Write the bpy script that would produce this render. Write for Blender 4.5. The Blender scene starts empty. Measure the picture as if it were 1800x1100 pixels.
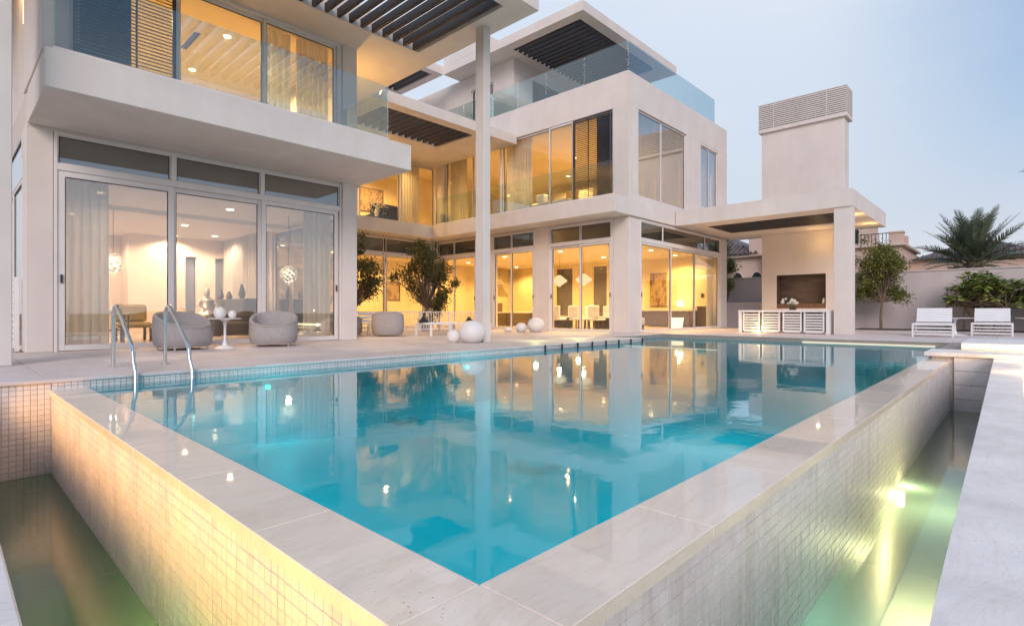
import bpy, math, random
from mathutils import Vector, Matrix
R = math.radians
random.seed(7)
S = bpy.context.scene
COL = S.collection

# ------------------------------------------------------------------ camera
cam_d = bpy.data.cameras.new('camera')
cam = bpy.data.objects.new('camera', cam_d); COL.objects.link(cam)
cam.location = (0, 0, 0.65)
cam.rotation_euler = (R(90), 0, R(43.19 - 90))
cam_d.sensor_width = 36; cam_d.lens = 18.96
cam_d.shift_y = -0.0011
cam_d.clip_start = 0.02; cam_d.clip_end = 2000
S.camera = cam

# ------------------------------------------------------------------ sky, sun, exposure
W = bpy.data.worlds.new('World'); S.world = W; W.use_nodes = True
wn, wl = W.node_tree.nodes, W.node_tree.links
wn.clear()
SUN_EL, SUN_AZ = 28.0, 226.0
out = wn.new('ShaderNodeOutputWorld'); bg = wn.new('ShaderNodeBackground')
sky = wn.new('ShaderNodeTexSky'); sky.sky_type = 'NISHITA'; sky.sun_disc = False
sky.sun_elevation = R(SUN_EL); sky.sun_rotation = R(SUN_AZ)
sky.air_density = 1.0; sky.dust_density = 2.0; sky.ozone_density = 1.5
tc = wn.new('ShaderNodeTexCoord')
def wnode(t, **k):
    n = wn.new(t)
    for q, v in k.items(): setattr(n, q, v)
    return n
def wramp(f, stops):
    r = wnode('ShaderNodeValToRGB'); e = r.color_ramp.elements
    while len(e) < len(stops): e.new(.5)
    for i, (p, c) in enumerate(stops): e[i].position = p; e[i].color = (*c, 1)
    wl.new(f, r.inputs[0]); return r.outputs[0]
sepw = wnode('ShaderNodeSeparateXYZ'); wl.new(tc.outputs['Generated'], sepw.inputs[0])
dotw = wnode('ShaderNodeVectorMath', operation='DOT_PRODUCT'); dotw.inputs[1].default_value = (math.cos(R(78)), math.sin(R(78)), 0)
wl.new(tc.outputs['Generated'], dotw.inputs[0])
blue = wramp(sepw.outputs[2], [(0, (.72, .69, .74)), (.10, (.63, .67, .77)), (.25, (.38, .54, .75)), (.5, (.14, .32, .61)), (1, (.40, .54, .74))])
pale = wramp(sepw.outputs[2], [(0, (.72, .70, .76)), (.15, (.64, .70, .79)), (.45, (.68, .77, .89)), (1, (.60, .70, .82))])
fac = wnode('ShaderNodeMapRange', interpolation_type='SMOOTHSTEP'); fac.inputs[1].default_value = .06; fac.inputs[2].default_value = .43
wl.new(dotw.outputs['Value'], fac.inputs[0])
grad = wnode('ShaderNodeMixRGB'); wl.new(fac.outputs[0], grad.inputs[0]); wl.new(blue, grad.inputs[1]); wl.new(pale, grad.inputs[2])
cl = wnode('ShaderNodeTexNoise'); cl.inputs['Scale'].default_value = 1.4; cl.inputs['Detail'].default_value = 5
cm = wnode('ShaderNodeMapping'); cm.inputs['Scale'].default_value = (1, 1, 4); wl.new(tc.outputs['Generated'], cm.inputs[0]); wl.new(cm.outputs[0], cl.inputs[0])
veil = wnode('ShaderNodeMixRGB'); wl.new(wramp(cl.outputs[0], [(.42, (0, 0, 0)), (.75, (.42, .42, .42))]), veil.inputs[0])
wl.new(grad.outputs[0], veil.inputs[1]); veil.inputs[2].default_value = (.84, .85, .91, 1)
sc10 = wnode('ShaderNodeVectorMath', operation='SCALE'); sc10.inputs['Scale'].default_value = 10.0; wl.new(veil.outputs[0], sc10.inputs[0])
mixw = wnode('ShaderNodeMixRGB'); mixw.inputs[0].default_value = 0.9
wl.new(sky.outputs[0], mixw.inputs[1]); wl.new(sc10.outputs[0], mixw.inputs[2]); wl.new(mixw.outputs[0], bg.inputs[0])
bg.inputs[1].default_value = 0.1
wl.new(bg.outputs[0], out.inputs[0])
sun_d = bpy.data.lights.new('sun', 'SUN'); sun_d.energy = 1.9; sun_d.angle = R(30); sun_d.color = (1, .86, .80)
sun = bpy.data.objects.new('sun', sun_d); COL.objects.link(sun)
sun.rotation_euler = (R(90 - SUN_EL), 0, R(-46))
S.view_settings.view_transform = 'Standard'; S.view_settings.look = 'None'
S.view_settings.exposure = 0.12; S.view_settings.gamma = 1; S.view_settings.use_curve_mapping = False
cy = S.cycles
cy.use_denoising = True; cy.max_bounces = 10; cy.diffuse_bounces = 4; cy.glossy_bounces = 4
cy.transparent_max_bounces = 32; cy.transmission_bounces = 6; cy.sample_clamp_indirect = 4
cy.caustics_reflective = False; cy.caustics_refractive = False; cy.blur_glossy = 0.3

# ------------------------------------------------------------------ materials
MATS = {}
def newmat(name):
    m = bpy.data.materials.new(name); m.use_nodes = True
    nt = m.node_tree; nt.nodes.clear()
    o = nt.nodes.new('ShaderNodeOutputMaterial')
    MATS[name] = m
    return m, nt, nt.nodes, nt.links, o
def N(nt, t, **kw):
    n = nt.nodes.new(t)
    for k, v in kw.items(): setattr(n, k, v)
    return n
def math_(nt, op, a, b=None):
    n = N(nt, 'ShaderNodeMath', operation=op)
    for i, v in enumerate((a, b)):
        if v is None: continue
        if isinstance(v, (int, float)): n.inputs[i].default_value = v
        else: nt.links.new(v, n.inputs[i])
    return n.outputs[0]
def pos(nt, scale=(1, 1, 1)):
    g = N(nt, 'ShaderNodeNewGeometry'); mp = N(nt, 'ShaderNodeMapping')
    mp.inputs['Scale'].default_value = scale
    nt.links.new(g.outputs['Position'], mp.inputs[0]); return mp.outputs[0]
def noise(nt, vec, scale, detail=4, rough=.55):
    n = N(nt, 'ShaderNodeTexNoise'); n.inputs['Scale'].default_value = scale
    n.inputs['Detail'].default_value = detail; n.inputs['Roughness'].default_value = rough
    nt.links.new(vec, n.inputs['Vector']); return n.outputs[0]
def ramp(nt, fac, stops):
    r = N(nt, 'ShaderNodeValToRGB'); e = r.color_ramp.elements
    while len(e) < len(stops): e.new(.5)
    for i, (p, c) in enumerate(stops):
        e[i].position = p; e[i].color = c if len(c) == 4 else (*c, 1)
    nt.links.new(fac, r.inputs[0]); return r.outputs[0]
def piece_random(nt):
    a = N(nt, 'ShaderNodeObjectInfo').outputs['Random']
    b = N(nt, 'ShaderNodeNewGeometry').outputs['Random Per Island']
    return math_(nt, 'FRACT', math_(nt, 'ADD', a, b))
def mul(c, k): return tuple(min(1, x * k) for x in c[:3])
def M(name, c, rough=.6, metal=0., var=.1, vscale=3., stretch=(1, 1, 1), bump=.0, bscale=60., coat=0., crough=.05, rnd=0., spec=.5, extra=None, fine=.0):
    m, nt, nd, lk, o = newmat(name)
    p = N(nt, 'ShaderNodeBsdfPrincipled')
    v = noise(nt, pos(nt, stretch), vscale, 5)
    colr = ramp(nt, v, [(.3, mul(c, 1 - var)), (.7, mul(c, 1 + var))])
    if fine:
        f = noise(nt, pos(nt), 90, 3)
        mm = N(nt, 'ShaderNodeMixRGB', blend_type='MULTIPLY'); mm.inputs[0].default_value = 1
        lk.new(colr, mm.inputs[1]); lk.new(ramp(nt, f, [(.3, (1 - fine,) * 3), (.7, (1,) * 3)]), mm.inputs[2]); colr = mm.outputs[0]
    if rnd:
        mm = N(nt, 'ShaderNodeMixRGB', blend_type='MULTIPLY'); mm.inputs[0].default_value = 1
        lk.new(colr, mm.inputs[1]); lk.new(ramp(nt, piece_random(nt), [(0, (1 - rnd,) * 3), (1, (1,) * 3)]), mm.inputs[2]); colr = mm.outputs[0]
    if extra: colr = extra(nt, colr)
    lk.new(colr, p.inputs['Base Color'])
    rr = math_(nt, 'ADD', math_(nt, 'MULTIPLY', noise(nt, pos(nt), 7, 3), .16 * min(1, rough * 2)), max(.0, rough - .08 * min(1, rough * 2)))
    lk.new(rr, p.inputs['Roughness'])
    p.inputs['Metallic'].default_value = metal
    p.inputs['Specular IOR Level'].default_value = spec
    p.inputs['Coat Weight'].default_value = coat; p.inputs['Coat Roughness'].default_value = crough
    if bump:
        b = N(nt, 'ShaderNodeBump'); b.inputs['Strength'].default_value = bump; b.inputs['Distance'].default_value = .01
        lk.new(noise(nt, pos(nt), bscale, 4), b.inputs['Height']); lk.new(b.outputs[0], p.inputs['Normal'])
    lk.new(p.outputs[0], o.inputs[0])
    return m
def emit(name, c, s):
    m, nt, nd, lk, o = newmat(name)
    e = N(nt, 'ShaderNodeEmission'); e.inputs[0].default_value = (*c, 1); e.inputs[1].default_value = s
    lk.new(e.outputs[0], o.inputs[0]); return m
def thin_glass(name, tint, ior=1.5, rough=.0, gain=1.0, bump=0.):
    m, nt, nd, lk, o = newmat(name)
    g = N(nt, 'ShaderNodeNewGeometry')
    iorn = math_(nt, 'ADD', math_(nt, 'MULTIPLY', g.outputs['Backfacing'], 1 / ior - ior), ior)
    f = N(nt, 'ShaderNodeFresnel'); lk.new(iorn, f.inputs['IOR'])
    t = N(nt, 'ShaderNodeBsdfTransparent'); t.inputs[0].default_value = (*tint, 1)
    gl = N(nt, 'ShaderNodeBsdfGlossy'); gl.inputs['Roughness'].default_value = rough
    mx = N(nt, 'ShaderNodeMixShader')
    fac = math_(nt, 'MINIMUM', math_(nt, 'MULTIPLY', f.outputs[0], gain), 1.0)
    lk.new(fac, mx.inputs[0]); lk.new(t.outputs[0], mx.inputs[1]); lk.new(gl.outputs[0], mx.inputs[2])
    if bump:
        b = N(nt, 'ShaderNodeBump'); b.inputs['Strength'].default_value = bump; b.inputs['Distance'].default_value = .05
        lk.new(noise(nt, pos(nt), .35, 1), b.inputs['Height']); lk.new(b.outputs[0], gl.inputs['Normal'])
    lk.new(mx.outputs[0], o.inputs[0]); return m
def water(name, tint, body, clear, bump, scale, rough, through=.35):
    m, nt, nd, lk, o = newmat(name)
    f = N(nt, 'ShaderNodeFresnel'); f.inputs['IOR'].default_value = 1.36
    t = N(nt, 'ShaderNodeBsdfTransparent'); t.inputs[0].default_value = (*tint, 1)
    df = N(nt, 'ShaderNodeBsdfDiffuse'); df.inputs[0].default_value = (*body, 1)     # light scattered back by the water itself
    tl = N(nt, 'ShaderNodeBsdfTranslucent'); tl.inputs[0].default_value = (*body, 1); bm = N(nt, 'ShaderNodeMixShader'); bm.inputs[0].default_value = through
    lk.new(df.outputs[0], bm.inputs[1]); lk.new(tl.outputs[0], bm.inputs[2])
    m0 = N(nt, 'ShaderNodeMixShader'); m0.inputs[0].default_value = clear
    lk.new(bm.outputs[0], m0.inputs[1]); lk.new(t.outputs[0], m0.inputs[2])
    gl = N(nt, 'ShaderNodeBsdfGlossy'); gl.inputs['Roughness'].default_value = rough
    b = N(nt, 'ShaderNodeBump'); b.inputs['Strength'].default_value = bump; b.inputs['Distance'].default_value = .02
    lk.new(noise(nt, pos(nt), scale, 3), b.inputs['Height'])
    lk.new(b.outputs[0], gl.inputs['Normal'])
    mx = N(nt, 'ShaderNodeMixShader')
    lk.new(math_(nt, 'MINIMUM', math_(nt, 'MAXIMUM', math_(nt, 'SUBTRACT', math_(nt, 'MULTIPLY', f.outputs[0], 1.6), .028), .012), .74), mx.inputs[0]); lk.new(m0.outputs[0], mx.inputs[1]); lk.new(gl.outputs[0], mx.inputs[2])
    lk.new(mx.outputs[0], o.inputs[0]); return m

def streaks(nt, colr):      # faint rain marks running down the render
    s = noise(nt, pos(nt, (1.6, 1.6, .16)), 1.6, 4, .5)
    mm = N(nt, 'ShaderNodeMixRGB', blend_type='MULTIPLY'); mm.inputs[0].default_value = 1
    nt.links.new(colr, mm.inputs[1]); nt.links.new(ramp(nt, s, [(.38, (.965, .955, .945)), (.6, (1, 1, 1))]), mm.inputs[2])
    return mm.outputs[0]
def runs(nt, colr):         # lime and wet runs left by the overflow
    s_ = noise(nt, pos(nt, (5, 5, .35)), 3, 5, .65)
    k = N(nt, 'ShaderNodeMixRGB', blend_type='MULTIPLY'); k.inputs[0].default_value = 1
    nt.links.new(colr, k.inputs[1]); nt.links.new(ramp(nt, s_, [(.34, (.88, .85, .81)), (.5, (1, 1, 1)), (.7, (1, 1, 1))]), k.inputs[2]); return k.outputs[0]
def veins(nt, colr):        # travertine: fine layered bands, small pores
    lk = nt.links
    def mulc(a, b_):
        k = N(nt, 'ShaderNodeMixRGB', blend_type='MULTIPLY'); k.inputs[0].default_value = 1
        lk.new(a, k.inputs[1]); lk.new(b_, k.inputs[2]); return k.outputs[0]
    warp = N(nt, 'ShaderNodeTexNoise'); warp.inputs['Scale'].default_value = 1.3; warp.inputs['Detail'].default_value = 3
    lk.new(pos(nt), warp.inputs['Vector'])
    ad = N(nt, 'ShaderNodeVectorMath', operation='MULTIPLY_ADD'); ad.inputs[1].default_value = (.5, .5, .5)
    lk.new(warp.outputs['Color'], ad.inputs[0]); lk.new(pos(nt), ad.inputs[2])
    mp = N(nt, 'ShaderNodeMapping'); mp.inputs['Rotation'].default_value = (0, 0, R(38)); mp.inputs['Scale'].default_value = (1.2, 11, 4); lk.new(ad.outputs[0], mp.inputs[0])
    band = noise(nt, mp.outputs[0], 2.2, 7, .62)
    c = mulc(colr, ramp(nt, band, [(.30, (.92, .89, .86)), (.46, (.98, .97, .96)), (.62, (1, 1, 1))]))
    thin = noise(nt, mp.outputs[0], 5.5, 4, .5)
    c = mulc(c, ramp(nt, thin, [(.46, (1, 1, 1)), (.495, (.94, .91, .88)), (.515, (1, 1, 1))]))
    v = N(nt, 'ShaderNodeTexVoronoi'); v.inputs['Scale'].default_value = 60
    lk.new(pos(nt, (1, .5, 1)), v.inputs['Vector'])
    thr = math_(nt, 'GREATER_THAN', math_(nt, 'ADD', v.outputs[0], math_(nt, 'MULTIPLY', noise(nt, pos(nt), 3, 3), .62)), .35)
    return mulc(c, ramp(nt, thr, [(0, (.66, .58, .5)), (1, (1, 1, 1))]))
def mosaic(nt, colr):       # tiny pool mosaic seen through water
    b = N(nt, 'ShaderNodeTexBrick'); b.offset = 0; b.inputs['Scale'].default_value = 1
    for i, c in enumerate(((1, 1, 1, 1), (.9, .94, .96, 1), (.8, .85, .86, 1))): b.inputs[i + 1].default_value = c
    b.inputs['Mortar Size'].default_value = .004; b.inputs['Brick Width'].default_value = .05; b.inputs['Row Height'].default_value = .05
    nt.links.new(pos(nt), b.inputs[0])
    mm = N(nt, 'ShaderNodeMixRGB', blend_type='MULTIPLY'); mm.inputs[0].default_value = 1
    nt.links.new(colr, mm.inputs[1]); nt.links.new(b.outputs[0], mm.inputs[2]); return mm.outputs[0]

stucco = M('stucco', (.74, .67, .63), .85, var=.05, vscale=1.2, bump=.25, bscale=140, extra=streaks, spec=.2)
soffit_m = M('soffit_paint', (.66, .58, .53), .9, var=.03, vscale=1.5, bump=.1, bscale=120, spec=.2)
coping_m = M('wet_travertine', (.87, .75, .64), .45, var=.06, vscale=2.2, stretch=(1, 1.6, 1), bump=.06, bscale=30, coat=.8, crough=.025, rnd=.07, extra=veins)
dry_trav = M('dry_travertine', (.86, .81, .80), .7, var=.12, vscale=2.5, bump=.2, bscale=50, rnd=.12, extra=veins)
paver_m = M('deck_travertine', (.70, .62, .60), .55, var=.08, vscale=2, bump=.1, bscale=50, rnd=.17, extra=veins)
joint_m = M('joint_mortar', (.33, .29, .27), .9, var=.1)
tile_m = M('mosaic_tile', (.72, .67, .66), .48, var=.05, vscale=5, rnd=.09, extra=runs, spec=.3, bump=.05, bscale=200)
grout_m = M('grout', (.56, .50, .46), .85, var=.15, vscale=20)
pooltile_m = M('pool_mosaic', (.60, .84, .88), .5, var=.05, vscale=.8, extra=mosaic)
basin_m = M('basin_plaster', (.50, .52, .45), .7, var=.15, vscale=1.5)
frame_m = M('white_aluminium', (.76, .71, .69), .4, var=.03, rnd=.0)
gasket_m = M('dark_gasket', (.05, .04, .05), .6, var=.1)
white_m = M('white_powder_coat', (.78, .77, .78), .4, var=.03)
slat_m = M('dark_slat', (.035, .028, .03), .5, var=.2, vscale=6, stretch=(4, .4, 4), rnd=.25)
shutter_m = M('dark_louvre', (.06, .055, .065), .45, var=.15, rnd=.2)
fabric_m = M('grey_weave', (.47, .43, .42), .9, var=.06, vscale=12, bump=.6, bscale=350, fine=.25)
fabric2_m = M('grey_cushion', (.40, .37, .36), .95, var=.06, bump=.4, bscale=300, fine=.2)
egg_m = M('white_polymer', (.76, .72, .70), .5, var=.03, bump=.05, bscale=80)
steel_m = M('polished_steel', (.72, .70, .68), .16, 1.0, var=.03)
darkm = M('black_metal', (.03, .03, .035), .45, var=.1)
ground_m = M('sandy_ground', (.26, .22, .15), .95, var=.25, vscale=.2, bump=.4, bscale=4)
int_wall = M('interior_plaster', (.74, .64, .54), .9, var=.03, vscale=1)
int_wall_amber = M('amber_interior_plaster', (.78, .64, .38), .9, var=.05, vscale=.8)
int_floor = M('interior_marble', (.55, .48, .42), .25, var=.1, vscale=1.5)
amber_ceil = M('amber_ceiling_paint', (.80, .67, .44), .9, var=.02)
int_ceil = M('ceiling_paint', (.80, .74, .68), .9, var=.02)
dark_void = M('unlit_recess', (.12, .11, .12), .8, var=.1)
blue_door = M('blue_grey_panel', (.20, .22, .30), .5, var=.1)
sofa_dark = M('charcoal_upholstery', (.06, .06, .065), .9, var=.15, bump=.3, bscale=200)
navy_m = M('navy_upholstery', (.02, .03, .07), .9, var=.2)
mustard_m = M('mustard_upholstery', (.30, .21, .05), .85, var=.15, bump=.3, bscale=200)
wood_d = M('dark_timber', (.06, .035, .022), .45, var=.3, vscale=4, stretch=(.5, 6, 6))
wood_m = M('walnut_timber', (.17, .09, .045), .45, var=.25, vscale=4, stretch=(6, 6, .5))
stone_brown = M('brown_stone', (.13, .085, .06), .55, var=.3, vscale=2.5, stretch=(1, .6, 5))
silver_m = M('aged_silver', (.55, .50, .46), .35, .9, var=.3, vscale=14, bump=.4, bscale=40)
gold_m = M('gilt_mesh', (.65, .42, .10), .35, .9, var=.2)
ceramic_m = M('white_ceramic', (.8, .77, .74), .3, var=.03)
black_glass = M('black_glass', (.015, .02, .02), .12, var=.1)
petal_m = M('white_petal', (.78, .72, .62), .7, var=.1, rnd=.2)
def leafmat(name, a, b, rough=.5, trans=.25):
    m, nt, nd, lk, o = newmat(name)
    p = N(nt, 'ShaderNodeBsdfPrincipled'); p.inputs['Roughness'].default_value = rough
    c = ramp(nt, piece_random(nt), [(0, a), (1, b)])
    lk.new(c, p.inputs['Base Color'])
    t = N(nt, 'ShaderNodeBsdfTranslucent'); lk.new(c, t.inputs[0])
    mx = N(nt, 'ShaderNodeMixShader'); mx.inputs[0].default_value = trans
    lk.new(p.outputs[0], mx.inputs[1]); lk.new(t.outputs[0], mx.inputs[2]); lk.new(mx.outputs[0], o.inputs[0]); return m
olive_leaf = leafmat('olive_leaf', (.055, .06, .018), (.17, .165, .06))
tree_leaf = leafmat('tree_leaf', (.06, .08, .018), (.24, .25, .06))
plum_leaf = leafmat('plumeria_leaf', (.10, .16, .03), (.36, .42, .10), .4)
palm_leaf = leafmat('palm_leaf', (.06, .085, .05), (.16, .19, .11), .5, .15)
bark_m = M('bark', (.17, .12, .085), .9, var=.3, vscale=10, stretch=(1, 1, .3), bump=.8, bscale=30)
palm_bark = M('palm_bark', (.16, .12, .085), .95, var=.35, vscale=8, stretch=(1, 1, 3), bump=1, bscale=18)
nb_wall = M('pink_render', (.60, .44, .36), .9, var=.06, vscale=.6, extra=streaks)
nb_trim = M('pale_trim', (.62, .50, .43), .8, var=.05)
roof_tile_m = M('clay_roof_tile', (.17, .13, .13), .8, var=.2, rnd=.35)
wall_m = M('garden_wall_render', (.60, .53, .53), .9, var=.06, vscale=.7, bump=.2, bscale=90, extra=streaks)
glass_m = thin_glass('window_glass', (.94, .95, .94), 1.55, 0, 1.7, .02)
coated_glass = thin_glass('coated_glass', (.92, .94, .93), 1.6, 0, 4.0, .02)
rail_glass = thin_glass('balustrade_glass', (.88, .955, .955), 1.52, 0, 2.4, 0)
water_m = water('pool_water', (.0, .93, .97), (.0, .70, .82), .44, .10, 2.8, .032)
chan_m = water('channel_water', (.80, .92, .76), (.19, .33, .26), .38, .06, 1.5, .09, .6)
glow_warm = emit('warm_lamp', (1, .72, .38), 14)
glow_white = emit('pale_lamp', (1, .80, .50), 2.6)
glow_shade = emit('lit_shade', (1, .74, .40), 1.25)
glow_strip = emit('led_strip', (1, .72, .30), 9)
glow_soft = emit('waterline_light', (1, .92, .70), .95)
glow_pool = emit('pool_lamp', (1, .93, .72), 12)
sheer_m, nt, nd, lk, o = newmat('sheer_curtain')
d1 = N(nt, 'ShaderNodeBsdfDiffuse'); d2 = N(nt, 'ShaderNodeBsdfTranslucent'); d3 = N(nt, 'ShaderNodeBsdfTransparent')
cc = ramp(nt, noise(nt, pos(nt, (1, 1, .05)), 14, 3), [(.3, (.72, .69, .65)), (.7, (.86, .84, .80))])
lk.new(cc, d1.inputs[0]); lk.new(cc, d2.inputs[0])
mx = N(nt, 'ShaderNodeMixShader'); mx.inputs[0].default_value = .5
lk.new(d1.outputs[0], mx.inputs[1]); lk.new(d2.outputs[0], mx.inputs[2])
mx2 = N(nt, 'ShaderNodeMixShader'); mx2.inputs[0].default_value = .22
lk.new(mx.outputs[0], mx2.inputs[1]); lk.new(d3.outputs[0], mx2.inputs[2]); lk.new(mx2.outputs[0], o.inputs[0])
paint_m, nt, nd, lk, o = newmat('abstract_painting')
p = N(nt, 'ShaderNodeBsdfPrincipled'); p.inputs['Roughness'].default_value = .7
n1 = noise(nt, pos(nt, (1, 1.4, .8)), 2.2, 6, .7)
lk.new(ramp(nt, n1, [(.36, (.02, .012, .01)), (.44, (.25, .14, .05)), (.52, (.45, .32, .16)), (.64, (.16, .08, .05)), (.75, (.4, .34, .28))]), p.inputs['Base Color'])
lk.new(p.outputs[0], o.inputs[0])

# ------------------------------------------------------------------ mesh helpers
class MB:
    def __init__(s): s.v = []; s.f = []; s.smooth = False
    def add(s, vs, fs):
        b = len(s.v); s.v += [tuple(x) for x in vs]; s.f += [tuple(i + b for i in f) for f in fs]; return s
    def box(s, x0, y0, z0, x1, y1, z1, b=0.):
        if x1 < x0: x0, x1 = x1, x0
        if y1 < y0: y0, y1 = y1, y0
        if z1 < z0: z0, z1 = z1, z0
        if b <= 0:
            return s.add([(x0, y0, z0), (x1, y0, z0), (x1, y1, z0), (x0, y1, z0), (x0, y0, z1), (x1, y0, z1), (x1, y1, z1), (x0, y1, z1)],
                         [(0, 3, 2, 1), (4, 5, 6, 7), (0, 1, 5, 4), (1, 2, 6, 5), (2, 3, 7, 6), (3, 0, 4, 7)])
        b = min(b, (x1 - x0) * .45, (y1 - y0) * .45, (z1 - z0) * .45)
        lo, hi = (x0, y0, z0), (x1, y1, z1); vs = []; idx = {}
        for sx in (0, 1):
            for sy in (0, 1):
                for sz in (0, 1):
                    sg = (sx, sy, sz)
                    for ax in range(3):
                        c = []
                        for k in range(3):
                            e = hi[k] if sg[k] else lo[k]
                            c.append(e if k == ax else e + (-b if sg[k] else b))
                        idx[(sx, sy, sz, ax)] = len(vs); vs.append(tuple(c))
        fs = []
        for ax in range(3):
            u, w = (ax + 1) % 3, (ax + 2) % 3
            for sd in (0, 1):
                q = []
                for (a, c) in ((0, 0), (1, 0), (1, 1), (0, 1)):
                    k = [0, 0, 0]; k[ax] = sd; k[u] = a; k[w] = c; q.append(idx[(*k, ax)])
                fs.append(tuple(q if sd else q[::-1]))
        for ax in range(3):
            u, w = (ax + 1) % 3, (ax + 2) % 3
            for a in (0, 1):
                for c in (0, 1):
                    def key(e, fax):
                        k = [0, 0, 0]; k[ax] = e; k[u] = a; k[w] = c; return idx[(*k, fax)]
                    q = [key(0, u), key(1, u), key(1, w), key(0, w)]
                    fs.append(tuple(q if a == c else q[::-1]))
        for sx in (0, 1):
            for sy in (0, 1):
                for sz in (0, 1):
                    t = [idx[(sx, sy, sz, k)] for k in range(3)]
                    fs.append(tuple(t if (sx + sy + sz) % 2 else t[::-1]))
        return s.add(vs, fs)
    def tube(s, pts, r, n=10, cap=True):
        pts = [Vector(p) for p in pts]; rs = r if isinstance(r, (list, tuple)) else [r] * len(pts)
        vs = []; up = None
        for i, p in enumerate(pts):
            d = (pts[min(i + 1, len(pts) - 1)] - pts[max(i - 1, 0)]).normalized()
            if up is None: up = Vector((0, 0, 1)) if abs(d.z) < .9 else Vector((1, 0, 0))
            a = d.cross(up)
            if a.length < 1e-4: a = d.cross(Vector((0, 1, .3)))
            a.normalize(); b = a.cross(d); b.normalize(); up = b
            for k in range(n):
                t = 2 * math.pi * k / n
                vs.append(p + (a * math.cos(t) + b * math.sin(t)) * rs[i])
        fs = []
        for i in range(len(pts) - 1):
            for k in range(n):
                k2 = (k + 1) % n
                fs.append((i * n + k, i * n + k2, (i + 1) * n + k2, (i + 1) * n + k))
        if cap: fs += [tuple(range(n))[::-1], tuple(range((len(pts) - 1) * n, len(pts) * n))]
        s.smooth = True
        return s.add(vs, fs)
    def lathe(s, prof, c=(0, 0, 0), n=20):
        vs = []; fs = []
        for (r, z) in prof:
            for k in range(n):
                t = 2 * math.pi * k / n; vs.append((c[0] + r * math.cos(t), c[1] + r * math.sin(t), c[2] + z))
        for i in range(len(prof) - 1):
            for k in range(n):
                k2 = (k + 1) % n; fs.append((i * n + k, i * n + k2, (i + 1) * n + k2, (i + 1) * n + k))
        if prof[0][0] > 0: fs.append(tuple(range(n))[::-1])
        if prof[-1][0] > 0: fs.append(tuple(range((len(prof) - 1) * n, len(prof) * n)))
        s.smooth = True
        return s.add(vs, fs)
    def ell(s, c, r, n=14, m=9):
        return s.lathe([(max(1e-4, math.sin(math.pi * i / m)) * r[0], -math.cos(math.pi * i / m) * r[2]) for i in range(m + 1)], c, n)
    def quad(s, a, b, c, d): return s.add([a, b, c, d], [(0, 1, 2, 3)])
    def prism(s, poly, z0, z1):
        n = len(poly)
        return s.add([(x, y, z0) for x, y in poly] + [(x, y, z1) for x, y in poly],
                     [tuple(range(n))[::-1], tuple(range(n, 2 * n))] + [(i, (i + 1) % n, (i + 1) % n + n, i + n) for i in range(n)])
    def rotz(s, a, c=(0, 0)):
        ca, sa = math.cos(a), math.sin(a)
        s.v = [((x - c[0]) * ca - (y - c[1]) * sa + c[0], (x - c[0]) * sa + (y - c[1]) * ca + c[1], z) for x, y, z in s.v]; return s
    def mesh(s, name, mat, off=(0, 0, 0)):
        me = bpy.data.meshes.new(name)
        me.from_pydata([(x - off[0], y - off[1], z - off[2]) for x, y, z in s.v], [], s.f)
        if mat: me.materials.append(mat)
        if s.smooth:
            me.polygons.foreach_set('use_smooth', [True] * len(me.polygons))
            try: me.set_sharp_from_angle(angle=R(40))
            except Exception: pass
        me.update(); return me

def root_of(o):
    while o.parent: o = o.parent
    return o
def thing(name, label, cat, loc=(0, 0, 0), rotz=0, group=None):
    o = bpy.data.objects.new(name, None); COL.objects.link(o); o.empty_display_size = .1
    o.location = loc; o.rotation_euler = (0, 0, rotz); o['label'] = label; o['category'] = cat
    if group: o['group'] = group
    return o
def part(name, mb, mat, parent, local=False, label=None, stuff=False):
    off = (0, 0, 0) if local or parent is None else tuple(root_of(parent).location)
    o = bpy.data.objects.new(name, mb.mesh(name, mat, off)); COL.objects.link(o)
    if parent is not None: o.parent = parent
    if label: o['label'] = label
    if stuff: o['kind'] = 'stuff'
    return o
def piece(name, me, parent, loc, rot=None):
    off = Vector(root_of(parent).location)
    o = bpy.data.objects.new(name, me); COL.objects.link(o); o.parent = parent
    o.location = Vector(loc) - off
    if rot: o.rotation_euler = rot
    return o
def struct(name, mb, mat, kind='structure', parent=None):
    o = bpy.data.objects.new(name, mb.mesh(name, mat)); COL.objects.link(o)
    if parent: o.parent = parent
    else: o['kind'] = kind
    return o
def solo(name, label, cat, mb, mat, group=None, loc=None):
    loc = loc or (0, 0, 0)
    o = bpy.data.objects.new(name, mb.mesh(name, mat, loc)); COL.objects.link(o); o.location = loc
    o['label'] = label; o['category'] = cat
    if group: o['group'] = group
    return o
def clone(root, loc, rotz=0, label=None):
    r = root.copy(); COL.objects.link(r); r.location = loc; r.rotation_euler = (0, 0, rotz)
    if label: r['label'] = label
    for ch in list(root.children):
        c = ch.copy(); COL.objects.link(c); c.parent = r
        for g in list(ch.children):
            d = g.copy(); COL.objects.link(d); d.parent = c
    return r
AMBER = (1, .61, .21); WARM = (1, .70, .43); PALE = (1, .82, .62)
def lamp(name, loc, watts, c=AMBER, r=.05, spot=None, rot=None, blend=.6):
    d = bpy.data.lights.new(name, 'SPOT' if spot else 'POINT'); d.energy = watts; d.color = c; d.shadow_soft_size = r
    if spot: d.spot_size = R(spot); d.spot_blend = blend
    o = bpy.data.objects.new(name, d); COL.objects.link(o); o.location = loc
    if rot: o.rotation_euler = rot
    return o

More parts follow.
